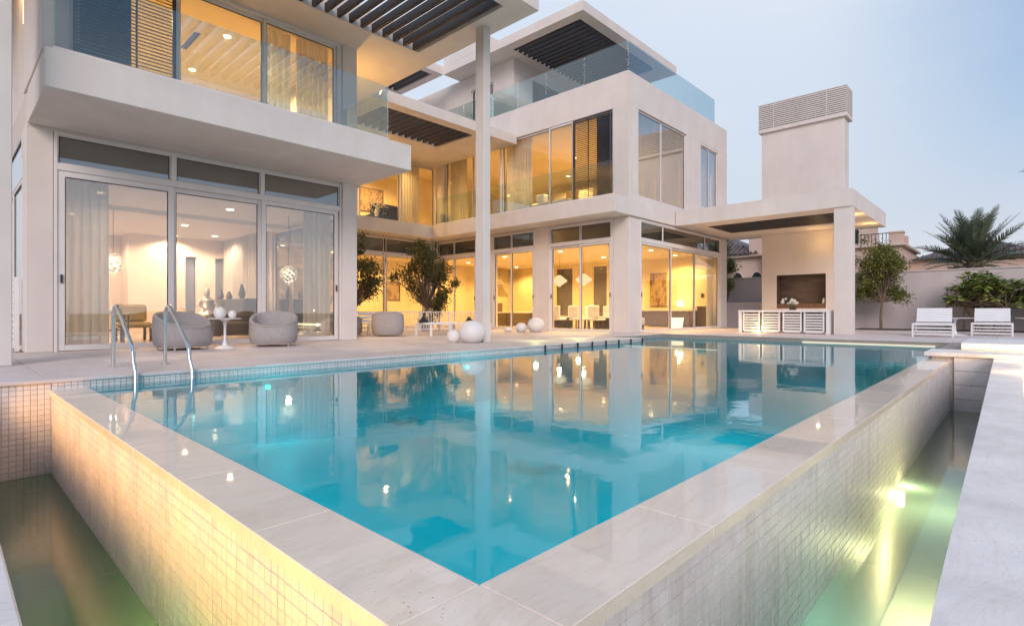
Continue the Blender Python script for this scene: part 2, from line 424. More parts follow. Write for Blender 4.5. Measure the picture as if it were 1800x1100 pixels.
# ------------------------------------------------------------------ setting: ground, deck, water
struct('ground', MB().box(-900, -900, -2.4, 900, 900, -2.2), ground_m)
WZ, CZ = -.10, -.90      # pool water and channel water levels
deck = struct('deck', MB().prism([(-7, 6.83), (11.93, 6.83), (11.93, 7.7), (14.72, 7.7), (14.72, 1.05), (11.03, 1.05), (11.03, -8), (30, -8), (30, 26), (-7, 26)], -.30, -.016), joint_m)
struct('deck_foundation', MB().prism([(-7, 6.86), (11.96, 6.86), (11.96, 7.74), (14.75, 7.74), (14.75, 1.08), (11.07, 1.08), (11.07, -8), (30, -8), (30, 26), (-7, 26)], -2.2, -.31), joint_m)
PV = .80
pm = MB().box(0, 0, -.0155, PV - .007, PV - .007, 0, .003).mesh('paver', paver_m)
near_pav = []; rest = MB()
def deck_has(x, y):
    cx, cy_ = x + PV / 2, y + PV / 2
    if cy_ > 7.75 and cx < 24.2: return True
    if cy_ > 6.85 and cx < 11.9: return True
    if cx > 14.7 and cx < 24.2: return True
    return cx > 11.05 and cy_ < 1.02 and cx < 24.2
def clip(x, y):      # trim pavers to the pool edge
    return x, y
xs0, ys0 = -4.07, 6.80
for i in range(-1, 40):
    for j in range(-17, 20):
        x, y = xs0 + i * PV, ys0 + j * PV
        if y < 6.79:
            if x < 14.7 and y > 0.0: continue
            if x < 11.05 or x > 24 or y < -6: continue
        if y > 6.79 and y < 7.69 and 11.93 - PV < x < 14.7: continue
        if y < 6.79 and x < 14.7 and y + PV > 1.05: continue
        if x > 24 or y > 19 or (x > 14.6 and y > 8.7) or (y > 11.35 and x < 6.7) or y > 18.1: continue
        d = x * .729 + y * .6846
        near_pav.append((d, x, y))
near_pav.sort()
for k, (d, x, y) in enumerate(near_pav):
    if k < 260: piece('paver', pm, deck, (x, y, 0))
    else: rest.box(x, y, -.0155, x + PV - .004, y + PV - .004, 0, .003)
# trimmed edge strips along the pool
def strip(x0, y0, x1, y1):
    w, h = x1 - x0, y1 - y0; n = max(1, round(max(w, h) / PV))
    for k in range(n):
        if w > h: piece('paver', MB().box(0, 0, -.0155, w / n - .004, h, 0, .003).mesh('paver', paver_m), deck, (x0 + k * w / n, y0, 0))
        else: piece('paver', MB().box(0, 0, -.0155, w, h / n - .004, 0, .003).mesh('paver', paver_m), deck, (x0, y0 + k * h / n, 0))
strip(11.13, 6.804, 11.926, 7.596)
strip(11.13, 7.705, 14.7, 8.396)
for yy in (1.06, ): strip(14.704, 1.055, 15.13, 7.69)
if rest.f:
    r_ = struct('paver', rest, paver_m, parent=deck); r_['kind'] = 'stuff'

# ---- swimming pool
pool = thing('swimming_pool', 'infinity swimming pool with raised mosaic tile walls and travertine rim', 'swimming pool', (1.05, 1.05, -2.2))
b = MB()
PF = -.90
b.box(.80, .84, PF - .2, 14.72, 7.72, PF)                                   # floor
part('basin_floor', b, pooltile_m, pool)
b = MB()
b.box(.80, .84, PF, 1.02, 6.8, -.151); b.box(1.02, .84, PF, 11.0, 1.08, -.151)
b.box(.76, 6.8075, -.1, 1.05, 6.83, -.04); b.box(1.05, 6.8075, PF, 11.95, 6.83, -.04); b.box(11.92, 6.83, PF, 11.95, 7.7, WZ - .05); b.box(11.95, 7.68, PF, 14.7, 7.7, WZ - .05)
b.box(14.68, 1.05, PF, 14.70, 7.68, WZ - .05); b.box(11.0, 1.02, PF, 14.7, 1.05, WZ - .05)
part('basin_wall', b, pooltile_m, pool)
part('tanning_ledge', MB().box(10.5, 4.25, PF, 14.66, 6.79, -.32).box(11.98, 6.79, PF, 14.66, 7.66, -.32), pooltile_m, pool)
part('ledge_light', MB().box(10.44, 4.3, -.13, 10.47, 6.4, WZ + .004), glow_soft, pool)
part('ledge_light', MB().box(14.655, 1.3, -.13, 14.675, 3.9, WZ + .02), glow_soft, pool)
struct('pool_water', MB().add([(1.022, 1.082, WZ), (14.678, 1.082, WZ), (14.678, 7.678, WZ), (11.952, 7.678, WZ), (11.952, 6.798, WZ), (1.022, 6.798, WZ)], [(0, 1, 2, 3, 4, 5)]), water_m)
# waterline tiles on the deck side
def tile_mesh(axis, th=.006, sz=.0472):
    q = sz / 2; e = .0012
    if axis == 'y':   # plane y const facing -y
        v = [(-q, 0, -q), (q, 0, -q), (q, 0, q), (-q, 0, q), (-q + e, -th, -q + e), (q - e, -th, -q + e), (q - e, -th, q - e), (-q + e, -th, q - e)]
    else:
        v = [(0, q, -q), (0, -q, -q), (0, -q, q), (0, q, q), (-th, q - e, -q + e), (-th, -q + e, -q + e), (-th, -q + e, q - e), (-th, q - e, q - e)]
    return v, [(4, 5, 6, 7), (0, 1, 5, 4), (1, 2, 6, 5), (2, 3, 7, 6), (3, 0, 4, 7)]
TY, TX = tile_mesh('y'), tile_mesh('x')
rt = random.Random(3)
tiles = []
for r in range(19):
    z = -.176 - r * .05
    for i in range(204): tiles.append(('y', .775 + i * .05, .7900, z))
    for i in range(120): tiles.append(('x', .75, .815 + i * .05, z))
def camdepth(x, y): return x * .729 + y * .6846
def seen_size(t):
    d = math.sqrt(t[1] ** 2 + t[2] ** 2 + (t[3] - .65) ** 2)
    dp = camdepth(t[1], t[2]); lat = abs(t[1] * .6846 - t[2] * .729) / dp; down = (.65 - t[3]) / dp
    if lat > .98 or down > .60 or t[3] < CZ: return 0
    inc = (t[2] if t[0] == 'y' else t[1]) / d
    return inc / d ** 2
tiles.sort(key=seen_size, reverse=True)
b = MB(); b.box(.756, .796, -2.2, 11.0, .84, -.151); b.box(.756, .84, -2.2, .80, 6.83, -.151)
wallp = part('outer_wall', b, grout_m, pool)
meY = bpy.data.meshes.new('tile'); meY.from_pydata(TY[0], [], TY[1]); meY.materials.append(tile_m)
meX = bpy.data.meshes.new('tile'); meX.from_pydata(TX[0], [], TX[1]); meX.materials.append(tile_m)
rest = MB()
for k, (ax, x, y, z) in enumerate(tiles):
    j = rt.uniform(-.0012, .0012)
    loc = (x, y + .006 + j, z) if ax == 'y' else (x + .006 + j, y, z)
    if k < 290: piece('tile', meY if ax == 'y' else meX, wallp, loc)
    else:
        vs, fs = TY if ax == 'y' else TX
        rest.add([(v[0] + loc[0], v[1] + loc[1], v[2] + loc[2]) for v in vs], fs)
part('tile', rest, tile_m, wallp, stuff=True)
rest = MB()
for i in range(-6, 218):
    for r in range(2):
        vs, fs = TY; rest.add([(v[0] + 1.077 + i * .05, v[1] + 6.80, v[2] - .045 - r * .05) for v in vs], fs)
part('waterline_tile', rest, tile_m, pool, stuff=True)
part('deck_nosing', MB().box(-7, 6.775, -.035, 11.955, 6.803, -.0005, .006), paver_m, pool)
# coping stones: wet rim over which the water runs
def copings(x0, y0, x1, y1, n, along):
    for k in range(n):
        if along == 'x':
            w = (x1 - x0) / n; part('coping_stone', MB().box(x0 + k * w + .0008, y0, -.150, x0 + (k + 1) * w - .0008, y1, WZ + .002, .0025), coping_m, pool)
        else:
            w = (y1 - y0) / n; part('coping_stone', MB().box(x0, y0 + k * w + .0008, -.150, x1, y0 + (k + 1) * w - .0008, WZ + .002, .0025), coping_m, pool)
copings(.735, 1.08, 1.02, 6.8, 7, 'y')
copings(1.02, .775, 11.0, 1.08, 12, 'x')
part('coping_stone', MB().box(.735, .775, -.150, 1.0185, 1.0785, WZ + .002, .0025), coping_m, pool)
for (x, y) in ((4.05, 3.5), (4.5, 6.35)):
    g = MB().box(x - .2, y - .2, PF + .002, x + .2, y + .2, PF + .03, .01)
    dr = part('drain_cover', g, M('drain_grey' + str(x), (.06, .10, .12), .5), pool)
    part('drain_dome', MB().ell((x, y, PF + .04), (.09, .09, .05)), white_m, dr)
for (x, y) in ((2.8, 6.79), (6.12, 6.79)):
    part('pool_light', MB().tube([(x, y, -.28), (x, y - .03, -.28)], .03, 12), glow_pool, pool)
for x in (3.0, 6.0, 9.2): part('pool_light', MB().tube([(x, 1.085, -.5), (x, 1.115, -.5)], .07, 12), glow_pool, pool)  # added lights on the wall turned from view, to brighten the water
for k in range(8):
    x = 8.15 + k * .535
    part('edge_bracket', MB().box(x - .014, 6.74, -.13, x + .014, 6.772, .004, .004), darkm, pool)
part('edge_bar', MB().tube([(8.15, 6.74, -.085), (11.9, 6.74, -.085)], .006, 6), darkm, pool)

# ---- overflow channel
chan = thing('overflow_channel', 'stone overflow channel wrapping the foot of the raised pool wall', 'channel', (.44, .3, -2.2))
part('channel_floor', MB().box(-.2, .0, -1.95, 11.0, .79, -1.8).box(-.2, .79, -1.95, .75, 6.8, -1.8), basin_m, chan)
part('end_wall', MB().box(11.003, -3.4, -2.2, 11.05, 1.02, -.06), grout_m, chan)
part('end_wall', MB().box(-7, 6.806, -2.2, .752, 6.85, -.03), grout_m, chan)
rest = MB()
for r in range(19):
    for i in range(64):
        vs, fs = TY; rest.add([(v[0] + .725 - i * .05, v[1] + 6.806, v[2] - .061 - r * .05) for v in vs], fs)
part('tile', rest, tile_m, chan, stuff=True)
for k in range(5):       # stone cladding at the far end
    z1 = -.062 - k * .22
    part('cladding_slab', MB().box(10.975, -.05, z1 - .214, 11.003, .74, z1, .004), dry_trav, chan)
part('end_cap', MB().box(10.93, -3.4, -.06, 12.0, 1.12, .004, .01), dry_trav, chan)
for k in range(7):
    x0, x1 = -.3 + k * 1.6, -.3 + (k + 1) * 1.6
    f = lambda x: .125 + .013 * x
    m_ = MB().prism([(x0 + .002, -.42 if k < 4 else -.035), (x1 - .002, -.42 if k < 4 else -.035), (min(x1, 10.92) - .002, f(x1)), (x0 + .002, f(x0))], -.14, -.045)
    part('rim_stone', m_, dry_trav, chan)
part('rim_wall', MB().prism([(.14, -.02), (10.92, -.02), (10.92, .25), (.14, .11)], -2.2, -.141), tile_m, chan)
for k in range(5):
    y0, y1 = .14 + k * 1.34, .14 + (k + 1) * 1.34
    part('rim_stone', MB().box(-.35, y0 + .002, -.14, .13, min(y1, 6.8) - .002, -.045, .006), dry_trav, chan)
part('rim_wall', MB().box(-.33, .12, -2.2, .118, 6.8, -.141), tile_m, chan)
struct('channel_water', MB().add([(.119, .119, CZ), (10.97, .26, CZ), (10.97, .789, CZ), (.749, .789, CZ), (.749, 6.80, CZ), (.119, 6.80, CZ)], [(0, 1, 2, 3, 4, 5)]), chan_m)
for (x, y, dx, dy) in ((5.9, .775, 0, -1), (.735, 2.55, -1, 0)):
    part('channel_light', MB().tube([(x, y, -1.02), (x + dx * .03, y + dy * .03, -1.02)], .07, 14), glow_pool, chan)
# step with led strip at the far right
part('lit_step', MB().box(12.05, -3.4, .006, 14.2, .72, .115, .01), dry_trav, chan)
part('led_strip', MB().box(12.02, -3.3, .045, 12.045, .70, .075), glow_strip, chan)
part('led_strip', MB().box(6.6, -.075, -.10, 10.9, -.05, -.08), glow_strip, chan)
part('lower_deck', MB().box(-.3, -4, -.5, 11.0, -.44, -.2).box(6.1, -.44, -.5, 11, -.04, -.2), paver_m, chan)
#LAMPS_OUT
PL = (.55, .93, 1.0)
lamp('pool_lamp', (2.8, 6.3, -.5), 8, PL, .06); lamp('pool_lamp', (6.12, 6.3, -.5), 8, PL, .06)
lamp('pool_lamp', (3.0, 1.3, -.5), 10, PL, .25); lamp('pool_lamp', (6.0, 1.4, -.55), 10, PL, .25); lamp('pool_lamp', (9.2, 1.4, -.55), 10, PL, .25); lamp('pool_lamp', (1.4, 4.2, -.55), 10, PL, .25)  # added lamps lighting the basin from its hidden walls
lamp('ledge_lamp', (12.6, 5.6, -.2), 4, PALE, .05)
lamp('channel_lamp', (5.9, .735, -1.0), 26, (1, .82, .42), .04)
lamp('channel_lamp', (5.3, .45, -1.35), 55, (1, .86, .50), .05)  # added, no lens of its own; makes the channel water glow
lamp('channel_lamp', (.55, 2.2, -1.3), 42, (.80, 1, .28), .05)
lamp('channel_lamp', (3.0, .45, -1.4), 16, (.6, 1, .92), .05)  # added without a lens, tints the near channel water
for k in range(10):  # added spots without fixtures, washing the left tile wall orange
    lamp('rim_fill', (.15, 1.3 + k * .58, -.26), 18, (1, .44, .04), .04, spot=96, rot=(0, R(-93), 0), blend=.9)
part('led_strip', MB().box(9.3, 7.02, 0.001, 11.9, 7.045, .006), glow_soft, pool)
lamp('deck_glow', (9.2, 7.9, .35), 6, (.85, 1, .35), .05); lamp('deck_glow', (10.8, 7.9, .35), 6, (.85, 1, .35), .05)  # added lamps without fixtures, wash the deck yellow-green
lamp('step_lamp', (11.85, -.4, .07), 38, AMBER, .04); lamp('step_lamp', (8.5, -.12, .02), 16, AMBER, .04); lamp('step_lamp', (10.4, -.12, .03), 22, AMBER, .04)

# ------------------------------------------------------------------ villa
V = thing('villa', 'white modern two storey villa with glass balustrades and dark slatted pergolas', 'house', (.95, 11.4, 0))
def wall(name, *boxes, mat=None, b=.008, label=None):
    m = MB()
    for q in boxes: m.box(*q, b)
    return part(name, m, mat or stucco, V, label=label)
BR = .005
# -- frames and panes.  axis 'y': plane y=c, runs along x.  axis 'x': plane x=c, runs along y.
def bx(m, axis, c, s0, s1, t0, t1, z0, z1, b=.004):
    if axis == 'y': m.box(s0, c + t0, z0, s1, c + t1, z1, b)
    else: m.box(c + t0, s0, z0, c + t1, s1, z1, b)
def framed(name, axis, c, s0, s1, z0, z1, fw=.05, t0=0., t1=.06, handle=None, mat=None, top=None, bot=None, parent=None, gasket=True):
    m = MB(); top = top or fw; bot = bot or fw
    bx(m, axis, c, s0, s0 + fw, t0, t1, z0, z1); bx(m, axis, c, s1 - fw, s1, t0, t1, z0, z1)
    bx(m, axis, c, s0 + fw, s1 - fw, t0, t1, z1 - top, z1); bx(m, axis, c, s0 + fw, s1 - fw, t0, t1, z0, z0 + bot)
    f = part(name, m, mat or frame_m, parent or V)
    tm = (t0 + t1) / 2
    g = MB(); bx(g, axis, c, s0 + fw - .004, s1 - fw + .004, tm - .006, tm + .006, z0 + bot - .004, z1 - top + .004, 0)
    part('pane', g, coated_glass if (axis == 'y' and c in (11.4,)) or (axis == 'y' and c == 8.75 and z0 > 4) else glass_m, f)
    if gasket:
        g = MB(); k = .012
        for (a, b_, e, h) in ((s0 + fw, s0 + fw + k, z0 + bot, z1 - top), (s1 - fw - k, s1 - fw, z0 + bot, z1 - top)):
            bx(g, axis, c, a, b_, tm - .012, tm + .012, e, h, 0)
        bx(g, axis, c, s0 + fw + k, s1 - fw - k, tm - .012, tm + .012, z1 - top - k, z1 - top, 0)
        part('gasket', g, gasket_m, f)
    if handle is not None:
        h = MB(); bx(h, axis, c, handle - .015, handle + .015, t0 - .03, t0 - .002, 1.12, 1.26, .004); part('handle', h, gasket_m, f)
    return f
def fixed(axis, c, boxes, name='door_surround', t0=-.02, t1=.12):
    m = MB()
    for (s0, s1, z0, z1) in boxes: bx(m, axis, c, s0, s1, t0, t1, z0, z1)
    return part(name, m, frame_m, V)
def balustrade(axis, c, seams, z0, z1):
    m = MB(); bx(m, axis, c, seams[0], seams[-1], -.02, .02, z0 - .03, z0 + .03, .004)
    rail = part('balustrade', m, frame_m, V)
    for a, b_ in zip(seams, seams[1:]):
        g = MB(); bx(g, axis, c, a + .006, b_ - .006, -.008, .008, z0 + .031, z1, .002); part('glass_panel', g, rail_glass, rail)
def pergola(x0, y0, x1, y1, z0, h, n, along='y', th=.06, first=None, gap=None):
    """dark slats hung in a roof opening"""
    f = MB()
    for (a, b_, c, d) in ((x0, y0, x0 + .02, y1), (x1 - .02, y0, x1, y1), (x0 + .02, y0, x1 - .02, y0 + .02), (x0 + .02, y1 - .02, x1 - .02, y1)):
        f.box(a, b_, z0 + .004, c, d, z0 + h)
    fr = part('pergola', f, soffit_m, V)
    if along == 'y':
        me = MB().box(-th / 2, y0 + .021, 0, th / 2, y1 - .021, h * .8, .004).mesh('slat', slat_m, (0, y0, 0))
        for k in range(n):
            piece('slat', me, fr, (x0 + (k + .5) * (x1 - x0) / n, y0, z0 + .012))
    return fr
def roof_with_hole(name, X0, Y0, X1, Y1, Z0, Z1, hx0, hy0, hx1, hy1, mat=None):
    m = MB()
    m.box(X0, Y0, Z0, X1, hy0, Z1); m.box(X0, hy1, Z0, X1, Y1, Z1)
    m.box(X0, hy0, Z0, hx0, hy1, Z1); m.box(hx1, hy0, Z0, X1, hy1, Z1)
    return part(name, m, mat or stucco, V)

# ---- block A (left)
wall('pier', (.95, 11.4, 0, 1.285, 11.9, 3.63))
wall('column', (6.385, 11.33, 0, 6.75, 11.75, 3.63)); wall('column', (6.385, 11.33, 4.16, 6.75, 11.75, 6.8))
wall('column', (.12, 8.88, 0, .62, 9.34, 6.8))
wall('side_wall', (.95, 9.5, 4.16, 1.09, 11.7, 6.8)); wall('side_wall', (.95, 11.9, 3.2, 1.1, 12.05, 3.63), (.95, 15.2, 0, 1.1, 20.6, 3.63), (.95, 14.5, 4.16, 1.1, 20.6, 6.8))
wall('jamb', (1.091, 11.4, 4.16, 1.5, 11.6, 6.8))
wall('balcony_slab', (.97, 9.35, 3.63, 6.85, 11.39, 4.16))
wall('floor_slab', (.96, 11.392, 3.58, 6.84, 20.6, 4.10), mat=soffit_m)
# ground glazing
fixed('y', 11.4, [(1.29, 1.335, 0, 3.58), (6.34, 6.383, 0, 3.58), (1.335, 6.34, 3.535, 3.58), (1.335, 6.34, 2.96, 3.07), (2.95, 3.03, 3.07, 3.535), (4.56, 4.64, 3.07, 3.535)])
for a, b_ in ((1.335, 2.95), (3.03, 4.56), (4.64, 6.34)):
    framed('transom_window', 'y', 11.4, a, b_, 3.07, 3.535, .02, .02, .06)
framed('sliding_door', 'y', 11.4, 1.337, 3.0, .012, 2.958, .095, .0, .05, handle=1.385, bot=.09)
framed('sliding_door', 'y', 11.4, 2.96, 4.61, .012, 2.958, .085, .052, .10, bot=.09)
framed('sliding_door', 'y', 11.4, 4.59, 6.30, .012, 2.958, .085, .0, .05, handle=6.255, bot=.09)
# side windows (left wall, seen past the pier)
framed('side_window', 'x', .96, 12.06, 13.6, .0, 2.85, .05); framed('side_window', 'x', .96, 13.62, 15.18, .0, 2.85, .05)
framed('side_window', 'x', .96, 12.06, 15.18, 2.87, 3.6, .05); wall('side_wall', (1.0, 11.702, 3.635, 1.09, 14.5, 6.8))
part('wall_sconce', MB().box(.955, 11.80, 5.35, .995, 11.86, 5.85, .004), glow_white, V)
lamp('soffit_lamp', (.75, 12.5, 6.5), 30, AMBER, .05)
# upper glazing
fixed('y', 11.4, [(1.5, 1.54, 4.16, 6.8), (6.28, 6.383, 4.16, 6.8), (1.54, 6.28, 6.74, 6.8)])
framed('sliding_door', 'y', 11.4, 1.56, 3.1, 4.12, 6.738, .06, .03, .08)
framed('sliding_door', 'y', 11.4, 3.06, 4.68, 4.12, 6.738, .06, .08, .13)
framed('sliding_door', 'y', 11.4, 4.64, 6.27, 4.12, 6.738, .06, .03, .08)
def shutter(axis, c, s0, s1, z0, z1, pitch=.062, dirn=1):
    m = MB(); fw = .06
    bx(m, axis, c, s0, s0 + fw, 0, .04, z0, z1); bx(m, axis, c, s1 - fw, s1, 0, .04, z0, z1)
    bx(m, axis, c, s0 + fw, s1 - fw, 0, .04, z1 - .05, z1); bx(m, axis, c, s0 + fw, s1 - fw, 0, .04, z0, z0 + .05)
    bx(m, axis, c, (s0 + s1) / 2 + .12, (s0 + s1) / 2 + .15, .012, .038, z0 + .05, z1 - .05)
    f = part('louvre_shutter', m, shutter_m, V)
    n = int((z1 - z0 - .1) / pitch); L = s1 - s0 - 2 * fw; q = MB()
    hw, t = .02, .005; a = R(38)
    prof = [(-hw * math.cos(a), -hw * math.sin(a) - t), (hw * math.cos(a), hw * math.sin(a) - t), (hw * math.cos(a), hw * math.sin(a) + t), (-hw * math.cos(a), -hw * math.sin(a) + t)]
    vs = []
    for s in (0, L):
        for (tt, zz) in prof: vs.append((s, tt, zz) if axis == 'y' else (tt, s, zz))
    q.add(vs, [(0, 1, 2, 3), (7, 6, 5, 4), (0, 4, 5, 1), (1, 5, 6, 2), (2, 6, 7, 3), (3, 7, 4, 0)])
    me = q.mesh('slat', shutter_m)
    for k in range(n):
        z = z0 + .05 + (k + .5) * (z1 - z0 - .1) / n
        piece('slat', me, f, (s0 + fw, c + .006, z) if axis == 'y' else (c + .006, s0 + fw, z))
    return f
shutter('y', 11.34, 1.53, 3.02, 4.165, 6.73)
balustrade('y', 9.45, [1.06, 2.95, 4.66, 6.35], 4.19, 5.27)
balustrade('x', 6.37, [9.5, 11.28], 4.19, 5.27)
# roof over block A
roof_with_hole('roof_slab', -1.0, 7.15, 8.42, 20.6, 6.80, 7.30, 1.2, 7.55, 7.83, 10.42)
pergola(1.2, 7.55, 7.83, 10.42, 6.80, .22, 24, th=.075)
wall('column', (8.02, 8.36, 0, 8.22, 8.62, 6.8))
wall('side_wall', (6.60, 15.7, 0, 6.75, 18.15, 3.58), (6.60, 11.76, 4.1, 6.75, 18.15, 6.8))
framed('side_window', 'x', 6.66, 11.8, 13.7, .02, 2.95, .06); framed('side_window', 'x', 6.66, 13.74, 15.68, .02, 2.95, .06)
# interior of block A, ground
fl = part('interior_floor', MB().box(1.1, 11.53, -.012, 6.6, 20.6, .006), int_floor, V)
ce = part('ceiling', MB().box(1.1, 11.56, 3.0, 6.6, 20.6, 3.04), int_ceil, V)
part('transom_void_shade', MB().box(1.1, 11.58, 3.045, 6.6, 11.62, 3.57).box(14.75, 8.93, 3.045, 14.79, 18.3, 3.57).box(14.80, 8.91, 3.045, 22.0, 8.95, 3.57).box(6.76, 18.34, 3.045, 14.7, 18.38, 3.57), M('void_shade', (.10, .085, .055), .6), V)  # dark boards stand in for the shade of the ceiling void
part('ceiling_coffer', MB().box(1.1, 14.6, 2.90, 6.6, 15.2, 2.999).box(1.1, 15.2, 2.95, 6.6, 15.6, 2.999), int_ceil, V)
wl_ = MB()
for (a, b_) in ((3.9, 5.42), (5.74, 6.30)): wl_.box(a, 19.4, 0, b_, 19.55, 2.999)
wl_.box(5.42, 19.4, 2.42, 5.74, 19.55, 2.999); wl_.box(6.30, 19.4, 2.42, 6.60, 19.55, 2.999); wl_.box(1.1, 20.3, 0, 3.9, 20.45, 2.999)
wl_.box(3.9, 19.55, 0, 3.98, 20.3, 2.999)
part('interior_wall', wl_, int_wall, V)
part('interior_door', MB().box(5.40, 19.62, 0, 5.78, 19.66, 2.45).box(6.28, 19.62, 0, 6.62, 19.66, 2.45), blue_door, V)
disc = MB().lathe([(.0001, 0), (.075, 0), (.075, -.012), (.0001, -.012)], n=14).mesh('downlight', glow_warm)
lin = MB().box(-.5, -.06, -.012, .5, .06, 0).mesh('air_slot', gasket_m)
def downs(ceil, pts, z, watts, c):
    for (x, y) in pts:
        piece('downlight', disc, ceil, (x, y, z - .002)); lamp('downlight_lamp', (x, y, z - .06), watts, c, .05, spot=158, blend=.5)
downs(ce, [(2.2, 13.2), (4.6, 13.2), (2.2, 16.5), (4.6, 16.5), (5.9, 18.2), (3.0, 19.0), (5.0, 19.0)], 3.0, 245, (1, .66, .43))
# upper interior A
fu = part('interior_floor', MB().box(1.1, 11.53, 4.101, 6.6, 20.6, 4.12), int_floor, V)
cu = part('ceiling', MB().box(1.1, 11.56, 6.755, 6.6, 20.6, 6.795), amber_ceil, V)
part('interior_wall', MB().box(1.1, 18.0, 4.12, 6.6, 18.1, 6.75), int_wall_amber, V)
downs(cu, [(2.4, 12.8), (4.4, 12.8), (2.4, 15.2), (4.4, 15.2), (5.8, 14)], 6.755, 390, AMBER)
piece('air_slot', lin, cu, (3.9, 13.6, 6.753), (0, 0, R(90)))
# ---- recess between the blocks
wall('balcony_slab', (6.86, 17.3, 3.63, 14.6, 18.2, 4.13))
wall('floor_slab', (6.86, 18.202, 3.58, 14.6, 21.2, 4.09), mat=soffit_m)
wall('column', (14.02, 18.12, 0, 14.5, 18.5, 3.63))
mul_ = [6.76, 8.3, 10.2, 12.08, 14.015]
fixed('y', 18.2, [(6.755, 6.80, 0, 3.6), (13.97, 14.015, 0, 3.6), (6.8, 13.97, 2.92, 3.0), (6.8, 13.97, 3.55, 3.6)])
for a, b_ in zip(mul_, mul_[1:]):
    framed('sliding_door', 'y', 18.2, a + .03, b_ + .0, .01, 2.915, .07, .0, .06); framed('transom_window', 'y', 18.2, a + .045, b_ - .05, 3.0, 3.55, .03, .02, .06)
for a, b_ in ((8.4, 10.9), (10.9, 12.8), (12.8, 14.55)):
    framed('window', 'y', 18.2, a + .02, b_ - .02, 4.135, 6.74, .06, .0, .06)
roof_with_hole('roof_slab', 8.43, 13.45, 14.58, 21.2, 6.80, 7.13, 9.1, 13.86, 12.82, 15.87)
pergola(9.1, 13.86, 12.82, 15.87, 6.80, .2, 14, th=.09)
wall('parapet', (14.585, 18.3, 7.14, 14.8, 21, 7.9))
# ---- block C (right)
wall('balcony_slab', (13.7, 8.7, 3.63, 14.6, 17.29, 4.13)); wall('balcony_slab', (14.602, 8.7, 3.63, 17.55, 8.76, 4.13))
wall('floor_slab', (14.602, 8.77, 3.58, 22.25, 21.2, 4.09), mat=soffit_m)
wall('pier', (14.6, 8.75, 0, 15.25, 9.33, 3.575)); wall('pier', (14.58, 11.95, 0, 14.9, 12.58, 3.63)); wall('pier', (14.6, 14.75, 0, 14.9, 15.65, 3.575))
wall('pier', (21.6, 8.75, 0, 22.25, 9.1, 3.575))
# left face, ground
for (g0, g1, cells) in ((9.34, 11.94, (9.40, 10.6, 11.9)), (12.59, 14.74, (12.63, 13.75, 14.72)), (15.66, 18.1, (15.7, 17.0, 18.1))):
    fixed('x', 14.6, [(g0, g0 + .04, 0, 3.575), (g1 - .04, g1, 0, 3.575), (g0 + .04, g1 - .04, 2.9, 3.0), (g0 + .04, g1 - .04, 3.53, 3.575)])
    for a, b_ in zip(cells, cells[1:]):
        framed('sliding_door', 'x', 14.6, a, b_ + (.03 if b_ == cells[1] else 0), .01, 2.895, .07, .0 if b_ == cells[1] else .05, .05 if b_ == cells[1] else .1, handle=(a + .035 if a == cells[0] else b_ - .035))
        framed('transom_window', 'x', 14.6, a + .02, b_ - .02, 3.0, 3.53, .03, .02, .06)
# right face, ground
fixed('y', 8.75, [(15.252, 15.30, 0, 3.575), (21.55, 21.6, 0, 3.575), (15.3, 21.55, 2.88, 3.0), (15.3, 21.55, 3.53, 3.575)])
for a, b_, h in ((15.3, 17.40, 15.34), (17.36, 19.34, None), (19.3, 21.5, None)):
    framed('sliding_door', 'y', 8.75, a, b_, .01, 2.878, .07, .0 if h else .05, .05 if h else .1, handle=h)
for a, b_ in ((15.3, 16.8), (16.8, 20.15), (20.15, 21.55)):
    framed('transom_window', 'y', 8.75, a + .01, b_ - .01, 3.0, 3.53, .03, .02, .06)
# upper walls
wall('upper_wall', (14.6, 8.75, 7.06, 14.9, 17.6, 8.1), (14.6, 17.6, 4.13, 14.9, 18.25, 8.1), (14.6, 8.75, 4.13, 14.9, 9.34, 7.06), b=.004)
wall('upper_wall', (14.902, 8.75, 7.06, 22.25, 9.0, 8.1), (14.902, 8.75, 4.13, 15.16, 9.0, 7.06), (18.56, 8.75, 4.13, 19.76, 9.0, 7.06), (21.35, 8.75, 4.13, 22.25, 9.0, 7.06),
     (19.76, 8.75, 4.13, 21.35, 9.0, 4.62), (15.16, 8.75, 4.13, 18.56, 9.0, 4.30), b=.004)
wall('rear_wall', (22.1, 9.002, 0, 22.25, 21.2, 3.575), (22.1, 9.002, 4.1, 22.25, 21.2, 8.1))
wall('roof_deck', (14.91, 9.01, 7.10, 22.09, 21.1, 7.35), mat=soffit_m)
for a, b_, t in ((9.35, 10.95, .05), (10.9, 11.95, .0), (11.92, 14.26, .05), (14.3, 15.9, .0), (15.88, 17.58, .05)):
    framed('window', 'x', 14.6, a, b_, 4.12, 7.05, .06, t + .02, t + .07)
shutter('x', 14.56, 9.38, 10.88, 4.16, 7.03)
for a, b_ in ((15.17, 16.80), (16.72, 18.55)): framed('window', 'y', 8.75, a, b_, 4.305, 7.05, .05, .06, .11)
for a, b_ in ((19.77, 20.57), (20.55, 21.34)): framed('window', 'y', 8.75, a, b_, 4.625, 6.97, .045, .06, .11)
wall('upper_wall', (19.765, 8.76, 6.972, 21.345, 8.99, 7.058), b=.002)
balustrade('x', 13.80, [8.80, 10.4, 12.3, 14.2, 16.1, 17.2], 4.16, 5.2)
balustrade('x', 14.70, [8.86, 10.5, 12.15, 13.5, 14.8, 16.5, 18.0], 8.13, 9.1); balustrade('y', 8.85, [14.72, 16.3, 17.9, 19.6, 21.25], 8.13, 9.1)
